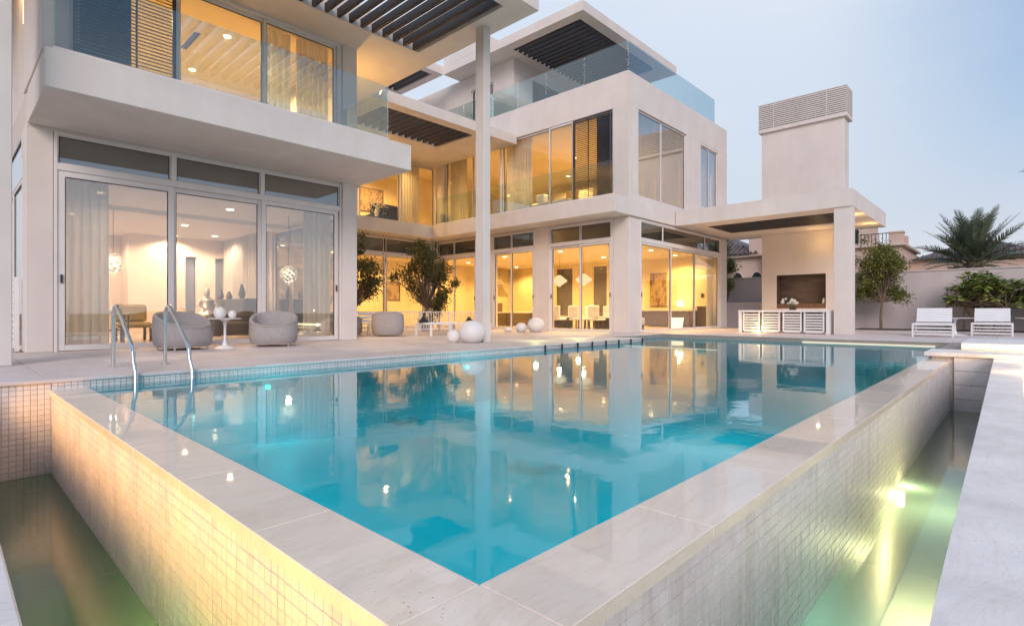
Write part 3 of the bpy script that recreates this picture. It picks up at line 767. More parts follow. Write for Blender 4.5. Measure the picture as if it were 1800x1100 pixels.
# penthouse and its roof
wall('penthouse_wall', (15.0, 14.0, 7.36, 15.25, 15.1, 10.3), (15.0, 16.4, 7.36, 15.25, 20, 10.3), (15.0, 15.1, 7.36, 15.25, 16.4, 8.0), (15.0, 15.1, 9.7, 15.25, 16.4, 10.3))
wall('penthouse_wall', (8.5, 20.7, 7.14, 14.99, 20.95, 10.3))
framed('window', 'x', 15.06, 15.1, 16.4, 8.0, 9.7, .05)
wall('penthouse_wall', (15.252, 14.0, 7.36, 16.1, 14.2, 10.3), (19.7, 14.0, 7.36, 21.9, 14.2, 10.3), (16.1, 14.0, 9.9, 19.7, 14.2, 10.3))
framed('sliding_door', 'y', 14.0, 16.1, 17.9, 7.36, 9.9, .06, .05, .1); framed('sliding_door', 'y', 14.0, 17.9, 19.7, 7.36, 9.9, .06, .05, .1)
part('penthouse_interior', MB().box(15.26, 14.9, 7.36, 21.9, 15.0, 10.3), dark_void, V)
roof_with_hole('roof_slab', 14.12, 10.15, 20.6, 17.08, 10.30, 10.62, 14.5, 10.53, 19.6, 13.6)
pergola(14.5, 10.53, 19.6, 13.6, 10.30, .2, 20, th=.09)
wall('roof_upstand', (14.12, 14.4, 10.621, 14.6, 17.08, 10.95))
roof_with_hole('roof_slab', 8.5, 17.085, 14.12, 21.0, 10.30, 10.62, 9.5, 17.4, 13.8, 19.9)
pergola(9.5, 17.4, 13.8, 19.9, 10.30, .2, 16, th=.1)
# interior of C and recess
part('interior_floor', MB().box(14.75, 8.9, -.012, 22.1, 21.2, .006).box(6.76, 18.3, -.012, 14.75, 21.2, .006), int_floor, V)
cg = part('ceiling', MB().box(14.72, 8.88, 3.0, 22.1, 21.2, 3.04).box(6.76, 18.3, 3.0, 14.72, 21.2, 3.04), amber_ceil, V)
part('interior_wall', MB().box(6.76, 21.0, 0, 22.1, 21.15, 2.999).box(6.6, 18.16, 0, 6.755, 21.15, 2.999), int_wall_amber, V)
im = MB()
im.box(22.02, 9.1, 0, 22.098, 14.43, 2.999); im.box(22.02, 15.19, 0, 22.098, 16.47, 2.999); im.box(22.02, 17.5, 0, 22.098, 21, 2.999)
im.box(22.02, 14.43, 2.85, 22.098, 15.19, 2.999); im.box(22.02, 16.47, 2.85, 22.098, 17.5, 2.999)
part('interior_wall', im, int_wall_amber, V)
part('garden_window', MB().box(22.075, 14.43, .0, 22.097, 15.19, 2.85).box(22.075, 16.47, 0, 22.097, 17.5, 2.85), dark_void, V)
downs(cg, [(16.0, 10.2), (18.6, 10.2), (21.0, 10.4), (16.6, 13), (19.6, 13), (16.6, 16), (19.6, 16), (20.8, 19.2), (17.4, 19.2), (13.0, 19.6), (10.6, 19.6), (8.4, 19.6)], 3.0, 370, AMBER)
part('interior_floor', MB().box(14.92, 9.02, 4.091, 22.1, 21.2, 4.12).box(6.76, 18.3, 4.091, 14.92, 21.2, 4.12), int_floor, V)
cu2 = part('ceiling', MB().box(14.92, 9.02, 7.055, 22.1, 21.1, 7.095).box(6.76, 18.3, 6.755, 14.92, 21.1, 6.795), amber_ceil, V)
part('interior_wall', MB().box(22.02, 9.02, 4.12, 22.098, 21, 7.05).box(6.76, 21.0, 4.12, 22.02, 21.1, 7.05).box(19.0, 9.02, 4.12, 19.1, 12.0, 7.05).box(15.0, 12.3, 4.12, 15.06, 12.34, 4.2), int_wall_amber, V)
downs(cu2, [(16.4, 11), (18.2, 13.5), (16.4, 15.5), (20.4, 15.5), (20.3, 10.6)], 7.055, 400, AMBER)
downs(cu2, [(12.9, 19.4), (10.9, 19.4), (9, 19.4)], 6.755, 420, AMBER)
# canopy D
roof_with_hole('canopy_roof', 17.56, 3.40, 22.85, 8.69, 3.63, 4.13, 18.45, 3.9, 20.72, 8.0)
pergola(18.45, 3.9, 20.72, 8.0, 3.63, .2, 9, th=.09)
wall('canopy_column', (17.6, 3.41, 0, 18.0, 3.86, 3.629))
# ------------------------------------------------------------------ curtains
def curtain(label, axis, c, s0, s1, z0, z1, amp=.035, wave=.13, group=None, seed=0):
    rr = random.Random(seed + 5); m = MB(); n = max(8, int((s1 - s0) / wave * 8)); cols = []
    for i in range(n + 1):
        s = s0 + (s1 - s0) * i / n
        a = amp * math.sin(2 * math.pi * (s - s0) / wave + .8 * math.sin(3.1 * s)) * (1 + .3 * math.sin(7 * s))
        cols.append((s, a))
    vs = []
    for z, k in ((z0, 1.15), (z1, .8)):
        for d in (-.004, .004):
            for (s, a) in cols: vs.append((s, c + a * k + d, z) if axis == 'y' else (c + a * k + d, s, z))
    w = n + 1; fs = []
    for i in range(n):
        fs.append((i, i + 1, 2 * w + i + 1, 2 * w + i)); fs.append((w + i + 1, w + i, 3 * w + i, 3 * w + i + 1))
        fs.append((2 * w + i, 2 * w + i + 1, 3 * w + i + 1, 3 * w + i)); fs.append((i + 1, i, w + i, w + i + 1))
    m.add(vs, fs); m.smooth = True
    lo = (s0, c, z0) if axis == 'y' else (c, s0, z0)
    return solo('curtain', label, 'curtain', m, sheer_m, group, lo)
curtain('sheer curtain drawn to the left end of the large ground floor sliding doors', 'y', 11.74, 1.42, 2.08, .02, 2.99)
curtain('sheer curtain drawn to the right end of the large ground floor sliding doors', 'y', 11.74, 5.62, 6.3, .02, 2.99)
curtain('pale curtain hanging behind the dark sofa on the living room side wall', 'x', 6.5, 15.9, 19.2, .02, 2.98, wave=.2)
curtain('sheer curtain bunched in the middle of the upper left window above the balcony', 'y', 11.72, 4.78, 5.35, 4.13, 6.74)
curtain('sheer curtain at the right end of the upper left window above the balcony', 'y', 11.72, 5.45, 6.24, 4.13, 6.74)
part('interior_panel', MB().box(1.52, 11.60, 4.13, 2.38, 11.64, 6.74).box(14.86, 9.36, 4.13, 14.89, 10.12, 7.03), M('navy_panel', (.03, .045, .07), .5), V)
curtain('long curtain behind the upper recess window nearest the inner corner', 'y', 18.42, 12.84, 13.9, 4.13, 6.74)
curtain('bright curtain in the upper side window between slim column and inner corner', 'x', 14.86, 16.5, 17.5, 4.13, 7.03)
curtain('grey curtain at the left end of the upper window beside the louvred shutter', 'x', 14.86, 12.95, 14.2, 4.13, 7.03)
curtain('warm lit curtain in the left pane of the tall upper corner window', 'y', 9.06, 15.45, 16.7, 4.13, 7.03)
curtain('dim grey curtain in the right pane of the tall upper corner window', 'y', 9.06, 16.85, 18.5, 4.13, 7.03)
curtain('glowing white curtain in the small upper window nearest the chimney', 'y', 9.08, 19.8, 21.3, 4.13, 7.0)
curtain('dark edge curtain at the right end of the corner dining room doors', 'y', 9.0, 20.9, 21.5, .02, 2.98)

# ------------------------------------------------------------------ living room furniture
def rbox(x0, y0, z0, x1, y1, z1, b=.05): return MB().box(x0, y0, z0, x1, y1, z1, b)
so = thing('sofa', 'black upholstered sofa in the living room behind the small round table', 'sofa', (4.7, 13.2, 0))
part('seat', rbox(4.35, 12.9, .12, 6.0, 13.7, .42), sofa_dark, so); part('backrest', rbox(4.35, 13.55, .3, 6.0, 13.8, .62), sofa_dark, so)
part('armrest', rbox(4.2, 12.9, .1, 4.36, 13.8, .55), sofa_dark, so); part('armrest', rbox(5.99, 12.9, .1, 6.12, 13.8, .55), sofa_dark, so)
sb = thing('sideboard', 'long charcoal sideboard along the curtained living room side wall', 'sideboard', (6.0, 16.5, 0))
part('body', rbox(5.75, 15.4, .08, 6.3, 18.6, 1.02, .02), sofa_dark, sb)
for y in (15.45, 17.05): part('door', rbox(5.73, y, .12, 5.748, y + 1.5, .98, .006), sofa_dark, sb)
for x, y in ((5.8, 15.45), (6.2, 15.45), (5.8, 18.5), (6.2, 18.5)): part('leg', MB().box(x, y, 0, x + .04, y + .04, .08), darkm, sb)
for (x, y, h, nm, lb) in ((6.0, 18.0, .34, 'vase', 'small dark vase at the far end of the charcoal sideboard'), (6.0, 17.3, .24, 'bowl', 'low dark bowl in the middle of the charcoal sideboard'), (6.0, 16.3, .42, 'orchid', 'slim orchid pot near the front of the charcoal sideboard')):
    solo(nm, lb, nm, MB().lathe([(.05, 0), (.10, h * .3), (.06, h * .7), (.03, h), (.02, h)], (6.0, y, 1.021), 12), darkm, None, (x, y, 1.021))
st = thing('statue', 'silver seated statue on a low table between the two blue grey doorways', 'statue', (5.3, 17.0, .48))
part('body', MB().lathe([(.24, 0), (.27, .06), (.25, .14), (.15, .22), (.17, .38), (.19, .5), (.12, .58), (.05, .62), (.0001, .63)], (5.3, 17, .48), 16), silver_m, st)
part('head', MB().ell((5.3, 17, 1.18), (.085, .085, .11), 14, 10), silver_m, st)
part('crown', MB().lathe([(.08, 0), (.075, .05), (.03, .1), (.012, .2), (.0001, .22)], (5.3, 17, 1.24), 12), silver_m, st)
for s_ in (-1, 1): part('arm', MB().tube([(5.3 + s_ * .17, 17, .98), (5.3 + s_ * .25, 16.94, .82), (5.3 + s_ * .14, 16.82, .68)], [.05, .045, .035], 8), silver_m, st)
tb = thing('low_table', 'pale low table carrying the silver statue in the living room', 'table', (5.3, 17, 0))
part('table_top', rbox(4.8, 16.6, .43, 5.8, 17.4, .479, .01), white_m, tb)
for x in (4.85, 5.7):
    for y in (16.65, 17.3): part('leg', MB().box(x, y, 0, x + .05, y + .05, .43), white_m, tb)
lamp('statue_lamp', (5.0, 16.75, .7), 6, AMBER, .03)
ct = thing('console_table', 'slim framed console table with bottles in front of the left living room wall', 'console table', (2.3, 13.2, 0))
part('table_top', rbox(2.05, 12.9, .60, 2.62, 13.3, .62, .005), white_m, ct)
for x in (2.06, 2.33, 2.59):
    for y in (12.91, 13.27): part('leg', MB().box(x, y, 0, x + .02, y + .02, .60), wood_d, ct)
part('shelf', rbox(2.08, 12.92, .28, 2.6, 13.28, .295, .004), wood_d, ct)
for (x, h, r, m_, lb) in ((2.15, .30, .05, silver_m, 'tall slim bottle on the left end of the console table'), (2.32, .16, .09, ceramic_m, 'pale round bowl in the middle of the console table'), (2.5, .2, .05, gold_m, 'gilt jar on the right end of the console table')):
    solo('vessel', lb, 'ornament', MB().lathe([(r * .7, 0), (r, h * .3), (r * .8, h * .6), (r * .3, h * .8), (r * .3, h)], (x, 13.1, .621), 12), m_, None, (x, 13.1, .621))
mc = thing('armchair', 'mustard open frame armchair against the lit living room wall', 'armchair', (2.95, 14.2, 0))
part('backrest', rbox(2.68, 14.5, .42, 3.28, 14.62, .82), mustard_m, mc); part('seat', rbox(2.68, 14.0, .3, 3.28, 14.5, .42), mustard_m, mc)
for x in (2.68, 3.22):
    for y in (14.02, 14.55): part('leg', MB().box(x, y, 0, x + .05, y + .05, .3), wood_d, mc)
solo('gilt_stool', 'small pierced gilt drum stool beside the mustard armchair', 'stool', MB().lathe([(.12, 0), (.15, .15), (.12, .3), (.15, .42), (.0001, .42)], (3.25, 13.3, .007), 10), gold_m, None, (3.25, 13.3, .007))
def petal_ball(name, label, c, r, n, drop, m_ = None, seed=1, ez=1.0):
    rr = random.Random(seed); t = thing(name, label, 'pendant lamp', (c[0], c[1], c[2] + drop))
    part('cord', MB().tube([(c[0], c[1], c[2] + r * ez * .9), (c[0], c[1], c[2] + drop)], .006, 6), darkm, t)
    part('bulb', MB().ell(c, (r * .62, r * .62, r * .62 * ez), 12, 8), m_ or glow_white, t)
    m = MB()
    for k in range(n):
        z = 1 - 2 * (k + .5) / n; a = k * 2.39996; q = math.sqrt(1 - z * z)
        d = Vector((q * math.cos(a), q * math.sin(a), z)); p = Vector(c) + Vector((d.x * r, d.y * r, d.z * r * ez)) * .92
        u = d.cross(Vector((.2, .1, 1))).normalized(); w = d.cross(u); s_ = r * .26
        m.add([p + u * s_, p + w * s_ * .8 + d * r * .1, p - u * s_, p - w * s_ * .8 + d * r * .02], [(0, 1, 2, 3)])
    part('petal', m, petal_m, t, stuff=True); lamp('pendant_bulb', (c[0], c[1], c[2] - r * ez * 1.12), 7, PALE, .06)
petal_ball('pendant_lamp', 'round petal globe lamp glowing behind the right sliding door of the living room', (5.9, 13.05, 1.58), .21, 60, 1.41, seed=1)
petal_ball('pendant_lamp', 'clustered globe chandelier glowing beside the left curtain of the living room', (2.66, 14.6, 1.74), .22, 44, 1.15, seed=2)
# upstairs and other rooms
nv = thing('sofa', 'navy sofa in the upper room at the inner recess, seen over the slab edge', 'sofa', (12.5, 19, 4.12))
part('seat', rbox(11.75, 18.8, 4.14, 13.0, 19.6, 4.55), navy_m, nv); part('backrest', rbox(11.75, 18.62, 4.14, 13.0, 18.82, 5.0), navy_m, nv)
fl_ = thing('flower_bouquet', 'spray of pale flowers beside the navy sofa in the upper room', 'flowers', (11.9, 18.5, 4.55))
m = MB(); rr = random.Random(4)
for k in range(70):
    p = Vector((11.9 + rr.gauss(0, .2), 18.52 + rr.gauss(0, .06), 4.86 + rr.gauss(0, .16))); m.ell(p, (.028,) * 3, 5, 3)
part('blossom', m, petal_m, fl_, stuff=True); part('vase', MB().lathe([(.06, 0), (.09, .15), (.06, .3)], (11.9, 18.52, 4.42), 10), ceramic_m, fl_)
bd = thing('daybed', 'white daybed with cushions behind the upper window beside the louvred shutter', 'daybed', (15.4, 13, 4.12))
part('mattress', rbox(15.0, 11.4, 4.3, 15.8, 13.6, 4.62), ceramic_m, bd); part('cushion', rbox(15.1, 12.6, 4.63, 15.4, 13.0, 4.95), ceramic_m, bd); part('base', rbox(15.02, 11.42, 4.13, 15.78, 13.58, 4.3, .01), wood_d, bd)
hd = thing('extractor_hood', 'steel chimney hood over the kitchen hob behind the slim white column', 'extractor hood', (20.9, 20.6, 2.1))
part('canopy', MB().box(20.3, 20.2, 2.12, 21.5, 20.98, 2.18, .005), silver_m, hd); part('flue', MB().box(20.72, 20.55, 2.18, 21.1, 20.98, 2.99, .005), silver_m, hd)
kc = thing('kitchen_cabinet', 'tall brown kitchen cabinet beside the hob', 'cabinet', (19.7, 20, 0))
part('carcass', rbox(18.95, 19.2, .02, 19.75, 19.9, 1.1, .01), wood_m, kc)
for k in range(2): part('door', rbox(18.97 + k * .39, 19.178, .06, 19.34 + k * .39, 19.198, 1.06, .004), wood_m, kc)
ki = thing('kitchen_island', 'dark kitchen island with a pale worktop', 'kitchen island', (18.5, 17, 0))
part('body', rbox(17.6, 16.7, .02, 19.4, 17.5, .60, .01), wood_d, ki); part('worktop', rbox(17.55, 16.65, .601, 19.45, 17.55, .64, .006), ceramic_m, ki)
dt = thing('dining_table', 'long dark dining table with a pale top behind the middle sliding doors', 'dining table', (17.6, 12.7, 0))
part('table_top', rbox(17.2, 10.9, .42, 18.2, 14.6, .47, .006), ceramic_m, dt)
part('pedestal', rbox(17.45, 11.4, .02, 17.95, 12.0, .42, .01), wood_d, dt); part('pedestal', rbox(17.45, 13.4, .02, 17.95, 14.0, .42, .01), wood_d, dt)
def dchair(label):
    t = thing('dining_chair', label, 'chair', (0, 0, 0), 0, 'pale dining chairs round the dining table')
    part('seat', rbox(-.24, -.24, .32, .24, .24, .40, .03), ceramic_m, t, True); part('backrest', rbox(-.26, -.24, .42, -.18, .24, .88, .03), ceramic_m, t, True)
    for x in (-.22, .18):
        for y in (-.22, .18): part('leg', MB().box(x, y, 0, x + .04, y + .04, .32), darkm, t, True)
    return t
nm = ('leftmost', 'second', 'third', 'fourth')
c0 = dchair('pale dining chair, leftmost of the row on the near side of the dining table'); c0.location = (16.75, 14.1, .007)
for k, y in enumerate((13.2, 12.3, 11.4)): clone(c0, (16.75, y, .007), 0, 'pale dining chair, %s from the left on the near side of the dining table' % nm[k + 1])
for k, y in enumerate((14.1, 13.2, 12.3, 11.4)): clone(c0, (18.65, y, .007), math.pi, 'pale dining chair, %s from the left on the far side of the dining table' % nm[k])
for k, (y, lb) in enumerate(((14.0, 'flared white pendant lamp over the left end of the dining table'), (12.75, 'flared white pendant lamp over the right end of the dining table'))):
    t = thing('pendant_lamp', lb, 'pendant lamp', (17.8, y, 2.99)); z = 1.9
    part('cord', MB().tube([(17.8, y, 2.2), (17.8, y, 2.99)], .006, 6), darkm, t)
    part('lamp_shade', MB().lathe([(.06, .28), (.16, .2), (.34, .06), (.32, 0), (.12, -.13), (.05, -.2)], (17.8, y, z), 20), glow_shade, t)
    lamp('pendant_bulb', (17.8, y, z - .3), 14, PALE, .08)
pt = thing('painting', 'large brown abstract painting on the dining room end wall', 'painting', (22.0, 11.75, .9))
part('canvas', rbox(21.97, 11.3, .9, 22.0, 12.1, 2.35, .004), paint_m, pt); part('picture_frame', MB().box(21.975, 11.28, .88, 22.015, 12.12, .898).box(21.975, 11.28, 2.352, 22.015, 12.12, 2.37), wood_d, pt)
sd = thing('sideboard', 'long dark sideboard under the abstract painting', 'sideboard', (21.7, 11, 0))
part('body', rbox(21.4, 9.75, .05, 21.95, 12.2, .66, .01), wood_d, sd); part('table_top', rbox(21.36, 9.72, .661, 21.96, 12.23, .70, .005), wood_m, sd)
for k in range(3): part('door', rbox(21.382, 9.8 + k * .8, .09, 21.398, 10.56 + k * .8, .62, .004), wood_d, sd)
tl = thing('table_lamp', 'small glowing table lamp at the right end of the dark sideboard', 'table lamp', (21.65, 10.5, .70))
part('base', MB().lathe([(.07, 0), (.02, .04), (.015, .2)], (21.65, 10.5, .702), 12), silver_m, tl); part('lamp_shade', MB().lathe([(.13, 0), (.09, .2)], (21.65, 10.5, .9), 16), glow_warm, tl)
lamp('table_lamp_bulb', (21.5, 10.5, 1.2), 12, AMBER, .05)
solo('speaker', 'small black box on the amber wall right of the table lamp', 'speaker', rbox(21.98, 9.62, 1.25, 22.018, 9.74, 1.42, .01), darkm, None, (22, 9.68, 1.25))
cab = thing('cabinet', 'small dark cabinet at the right end of the dining room doors', 'cabinet', (21.2, 9.5, 0))
part('body', rbox(21.3, 9.25, .02, 21.7, 9.6, .85, .01), wood_d, cab); part('table_top', rbox(21.28, 9.23, .851, 21.72, 9.62, .88, .004), wood_m, cab)
pw = thing('pot_lamp', 'glowing white pot lamp on the floor behind the middle corner door', 'floor lamp', (19.0, 9.6, 0))
part('pot', MB().lathe([(.20, 0), (.26, .42), (.24, .42), (.18, .06), (.0001, .05)], (19.3, 9.5, .007), 18), glow_white, pw)
lamp('pot_bulb', (19.3, 9.5, .7), 8, AMBER, .05)
ac = thing('armchair', 'pale armchair with a grey throw just inside the left corner door', 'armchair', (16.0, 9.6, 0))
part('seat', rbox(15.9, 9.3, .2, 16.6, 10.0, .45), ceramic_m, ac); part('backrest', rbox(15.75, 9.3, .2, 15.95, 10.0, .82), fabric2_m, ac)
for x, y in ((15.8, 9.34), (16.5, 9.34), (15.8, 9.92), (16.5, 9.92)): part('leg', MB().box(x, y, 0, x + .05, y + .05, .2), wood_d, ac)

# ------------------------------------------------------------------ terrace furniture
def tub_shell(w=.47, d=.45, hb=.68, hf=.40):
    m = MB(); n = 40; prof = []
    def rad(t, k): # superellipse
        c, s_ = math.cos(t), math.sin(t); e = 2.7
        r = (abs(c) ** e + abs(s_) ** e) ** (-1 / e); return (c * r * d * k, s_ * r * w * k)
    def hgt(t):    # front at t=0 (+x), back at pi
        f = (1 - math.cos(t)) / 2; return hf + (hb - hf) * (f ** .8 if f > 0 else 0)
    rings = []
    for (k, zf, mode) in ((.86, .05, 0), (.95, .10, 0), (1.0, .45, 1), (.985, .80, 1), (.955, .97, 1), (.90, 1.0, 1), (.83, .97, 1), (.78, .80, 1)):
        rings.append([(*rad(2 * math.pi * i / n, k), zf if mode == 0 else zf * hgt(2 * math.pi * i / n)) for i in range(n)])
    rings.append([(*rad(2 * math.pi * i / n, .74), .345) for i in range(n)])
    vs = [p for r in rings for p in r]; fs = []
    for j in range(len(rings) - 1):
        for i in range(n): fs.append((j * n + i, j * n + (i + 1) % n, (j + 1) * n + (i + 1) % n, (j + 1) * n + i))
    fs.append(tuple(range(n))[::-1])
    L = (len(rings) - 1) * n; fs.append(tuple(range(L, L + n)))
    m.smooth = True; return m.add(vs, fs)
def tub_chair(label):
    t = thing('tub_armchair', label, 'armchair', (0, 0, 0), 0, 'grey woven tub armchairs on the terrace')
    part('shell', tub_shell(), fabric_m, t, True)
    def rad2(a, k):
        c, s_ = math.cos(a), math.sin(a); r = (abs(c) ** 2.7 + abs(s_) ** 2.7) ** (-1 / 2.7); return c * r * .45 * k, s_ * r * .47 * k
    hh = lambda a: .40 + .28 * ((1 - math.cos(a)) / 2) ** .8
    m = MB(); m.tube([(*rad2(2 * math.pi * i / 40, .972), hh(2 * math.pi * i / 40) * .945) for i in range(41)], .006, 5); part('piping', m, fabric2_m, t, True)
    for a in (R(62), R(-62), R(180)):
        m = MB(); m.tube([(*rad2(a, k), z * (1 if z < .12 else hh(a))) for k, z in ((.905, .08), (.965, .11), (1.004, .45), (.99, .80), (.972, .94))], .004, 5); part('seam', m, fabric2_m, t, True)
    n = 30; m = MB(); vs = []; 
    for (k, z) in ((.70, .346), (.735, .375), (.70, .405), (.4, .415)):
        for i in range(n):
            a = 2 * math.pi * i / n; c, s_ = math.cos(a), math.sin(a); r = (abs(c) ** 2.7 + abs(s_) ** 2.7) ** (-1 / 2.7); vs.append((c * r * .45 * k, s_ * r * .47 * k, z))
    fs = [(j * n + i, j * n + (i + 1) % n, (j + 1) * n + (i + 1) % n, (j + 1) * n + i) for j in range(3) for i in range(n)] + [tuple(range(3 * n, 4 * n))]
    m.add(vs, fs); m.smooth = True; part('seat_cushion', m, fabric2_m, t, True)
    for x in (-.3, .3):
        for y in (-.3, .3): part('leg', MB().tube([(x, y, 0), (x, y, .06)], .018, 8), steel_m, t, True)
    return t
tc0 = tub_chair('grey woven tub armchair between the pool ladder and the round side table'); tc0.location = (2.93, 10.62, 0); tc0.rotation_euler = (0, 0, R(-78))
tc0.scale = (.92, .92, .98)
clone(tc0, (4.42, 10.42, 0), R(-118), 'grey woven tub armchair right of the round side table, facing the pool')
clone(tc0, (8.35, 12.45, 0), R(58), 'grey woven tub armchair seen from behind beside the white coffee table')
clone(tc0, (7.55, 13.3, 0), R(20), 'grey woven tub armchair half hidden behind the white corner column')
def tulip(label, loc, r=.27, h=.53):
    t = thing('pedestal_table', label, 'side table', loc)
    part('table_top', MB().lathe([(.0001, h - .012), (r * .9, h - .012), (r, h - .004), (r, h + .004), (.0001, h + .006)], (0, 0, 0), 28), white_m, t, True)
    part('pedestal', MB().lathe([(r * .62, 0), (r * .6, .012), (.05, .05), (.022, .14), (.02, h * .7), (.035, h - .06), (.09, h - .013)], (0, 0, 0), 20), white_m, t, True)
    return t
tulip('white round pedestal table between the two grey armchairs', (3.52, 10.35, 0))
def egg(label, loc, r, h, g='white egg shaped balls on the terrace'):
    m = MB().lathe([(r * .55, 0)] + [(r * math.sin(math.pi * (.16 + .84 * i / 12)) ** .92 if i < 12 else .0001, h * (1 - math.cos(math.pi * (.16 + .84 * i / 12))) / 2 - h * .062) for i in range(0, 13)], loc, 26)
    m.v = [(x, y, max(z, loc[2])) for x, y, z in m.v]
    return solo('garden_ball', label, 'garden ball', m, egg_m, g, loc)
egg('larger white egg lamp standing on the white round pedestal table', (3.44, 10.36, .538), .10, .215, None)
egg('smaller white egg lamp standing on the white round pedestal table', (3.63, 10.31, .538), .068, .15, None)
egg('big white egg ball in front of the slim white roof column', (7.74, 8.42, 0), .28, .50); egg('small white egg ball left of the big one by the slim roof column', (7.50, 8.74, 0), .15, .29)
egg('big white egg ball beside the pier of the middle sliding doors', (13.3, 11.42, 0), .28, .50); egg('medium white egg ball left of the big one by the pier doors', (12.95, 11.75, 0), .19, .32); egg('smallest white egg ball lying before the kitchen doors', (12.75, 12.15, 0), .13, .16)
def coffee(label, x0, y0, w, d, h=.36):
    t = thing('coffee_table', label, 'coffee table', (x0, y0, 0), 0, 'white slatted coffee tables')
    fr = part('top_frame', MB().box(x0, y0, h - .05, x0 + w, y0 + .05, h, .004).box(x0, y0 + d - .05, h - .05, x0 + w, y0 + d, h, .004).box(x0, y0 + .05, h - .05, x0 + .05, y0 + d - .05, h, .004).box(x0 + w - .05, y0 + .05, h - .05, x0 + w, y0 + d - .05, h, .004), white_m, t)
    me = MB().box(0, 0, 0, w - .104, .07, .02, .003).mesh('slat', white_m)
    n = int((d - .1) / .09)
    for k in range(n): piece('slat', me, fr, (x0 + .052, y0 + .06 + k * (d - .12) / n, h - .025))
    for x in (x0, x0 + w - .05):
        for y in (y0, y0 + d - .05): part('leg', MB().box(x, y, 0, x + .05, y + .05, h - .051, .003), white_m, t)
    return t
coffee('white slatted coffee table nearer the grey armchair, with a black carafe', 8.95, 11.35, .85, .7); coffee('white slatted coffee table nearer the slim roof column, with a small dark vase', 9.55, 10.45, .75, .85)
solo('carafe', 'black cone shaped carafe on the left coffee table', 'carafe', MB().lathe([(.14, 0), (.145, .03), (.07, .12), (.03, .17), (.035, .24), (.025, .26)], (9.02, 11.75, .361), 16), black_glass, None, (9.02, 11.75, .361))
solo('vase', 'small dark vase on the coffee table nearer the slim roof column', 'vase', MB().lathe([(.06, 0), (.09, .06), (.04, .12), (.05, .15)], (9.95, 10.95, .361), 12), black_glass, None, (9.95, 10.95, .361))
fn = thing('garden_railing', 'low white barred railing in front of the recess doors and olive tree', 'railing', (8.3, 14.2, 0))
part('top_rail', MB().box(8.3, 14.18, .63, 13.2, 14.22, .66, .004), white_m, fn); part('bottom_rail', MB().box(8.3, 14.185, .06, 13.2, 14.215, .09, .004), white_m, fn)
for k in range(5): part('post', MB().box(8.3 + k * 1.215, 14.175, 0, 8.34 + k * 1.215, 14.225, .629, .003), white_m, fn)
me = MB().box(-.008, -.008, 0, .008, .008, .54).mesh('bar', white_m)
for k in range(46): piece('bar', me, fn, (8.41 + k * .1037, 14.2, .09))
ob = thing('garden_bench', 'white slatted bench half hidden behind the corner column', 'bench', (8.6, 13.4, 0))
for k in range(3): part('slat', MB().box(8.2, 13.72, .35 + k * .1, 9.35, 13.75, .42 + k * .1, .004), white_m, ob)
for k in range(4): part('slat', MB().box(8.2, 13.2 + k * .12, .30, 9.35, 13.3 + k * .12, .33, .004), white_m, ob)
for x in (8.2, 9.3):
    for y in (13.2, 13.7): part('leg', MB().box(x, y, 0, x + .05, y + .05, .299, .003), white_m, ob)
# ladder
ld = thing('pool_ladder', 'polished steel pool ladder handrails rising over the deck edge', 'pool ladder', (1.7, 7.3, 0))
for x in (1.42, 1.95):
    pts = [(x, 7.78, 0.0), (x, 7.78, .60)] + [(x, 7.78 - .13 * (1 - math.cos(a)), .60 + .12 * math.sin(a)) for a in (R(30), R(60), R(85))]
    pts += [(x, 7.60, .715), (x, 7.50, .665), (x, 6.92, .30), (x, 6.85, .22), (x, 6.83, .12), (x, 6.70, -.02) if False else (x, 6.74, .02), (x, 6.72, -.9)]
    rl = part('handrail', MB().tube(pts, .021, 12), steel_m, ld)
    part('flange', MB().tube([(x, 7.78, .001), (x, 7.78, .012)], .05, 14), steel_m, rl)
for z in (-.3, -.52): part('tread', MB().box(1.44, 6.66, z, 1.93, 6.76, z + .03, .005), steel_m, ld)
# gate at far left
gt = thing('white_gate', 'white slatted gate standing between the left columns', 'gate', (.8, 12, 0))
part('frame', MB().box(.60, 11.95, .0, .66, 12.0, 1.22, .004).box(.86, 11.95, 0, .92, 12.0, 1.22, .004).box(.66, 11.955, 1.16, .86, 11.995, 1.22, .004).box(.66, 11.955, .05, .86, 11.995, .11, .004), white_m, gt)
me = MB().box(0, 0, 0, .2, .02, .07, .003).mesh('slat', white_m)
for k in range(11): piece('slat', me, gt, (.66, 11.965, .12 + k * .095))
# ------------------------------------------------------------------ barbecue wall, counter
bq = thing('barbecue_chimney', 'tall rendered barbecue chimney with a louvred cap rising through the canopy', 'chimney', (22.1, 4.5, 0))
m = MB(); X0, X1, Y0, Y1 = 22.1, 22.82, 4.52, 7.32
m.box(X0, Y0, 0, X1, 5.10, 2.05); m.box(X0, 6.78, 0, X1, Y1, 2.05); m.box(X0, 5.10, 0, X1, 6.78, .78); m.box(X0 + .5, 5.10, .78, X1, 6.78, 2.05)
part('lower_wall', m, stucco, bq); part('upper_wall', MB().box(X0, Y0, 2.05, X1, Y1, 3.625), stucco, bq); part('chimney_stack', MB().box(X0, Y0, 4.135, X1, Y1, 7.6, .01), stucco, bq)
part('niche_back', MB().box(X0 + .47, 5.11, .96, X0 + .498, 6.77, 2.04), stone_brown, bq); part('niche_shelf', MB().box(X0 + .02, 5.105, .781, X0 + .498, 6.775, .96, .004), wood_m, bq)
part('niche_side', MB().box(X0 + .01, 5.101, .97, X0 + .468, 5.115, 2.04).box(X0 + .01, 6.765, .97, X0 + .468, 6.779, 2.04).box(X0 + .01, 5.116, 2.03, X0 + .468, 6.764, 2.049), stone_brown, bq)
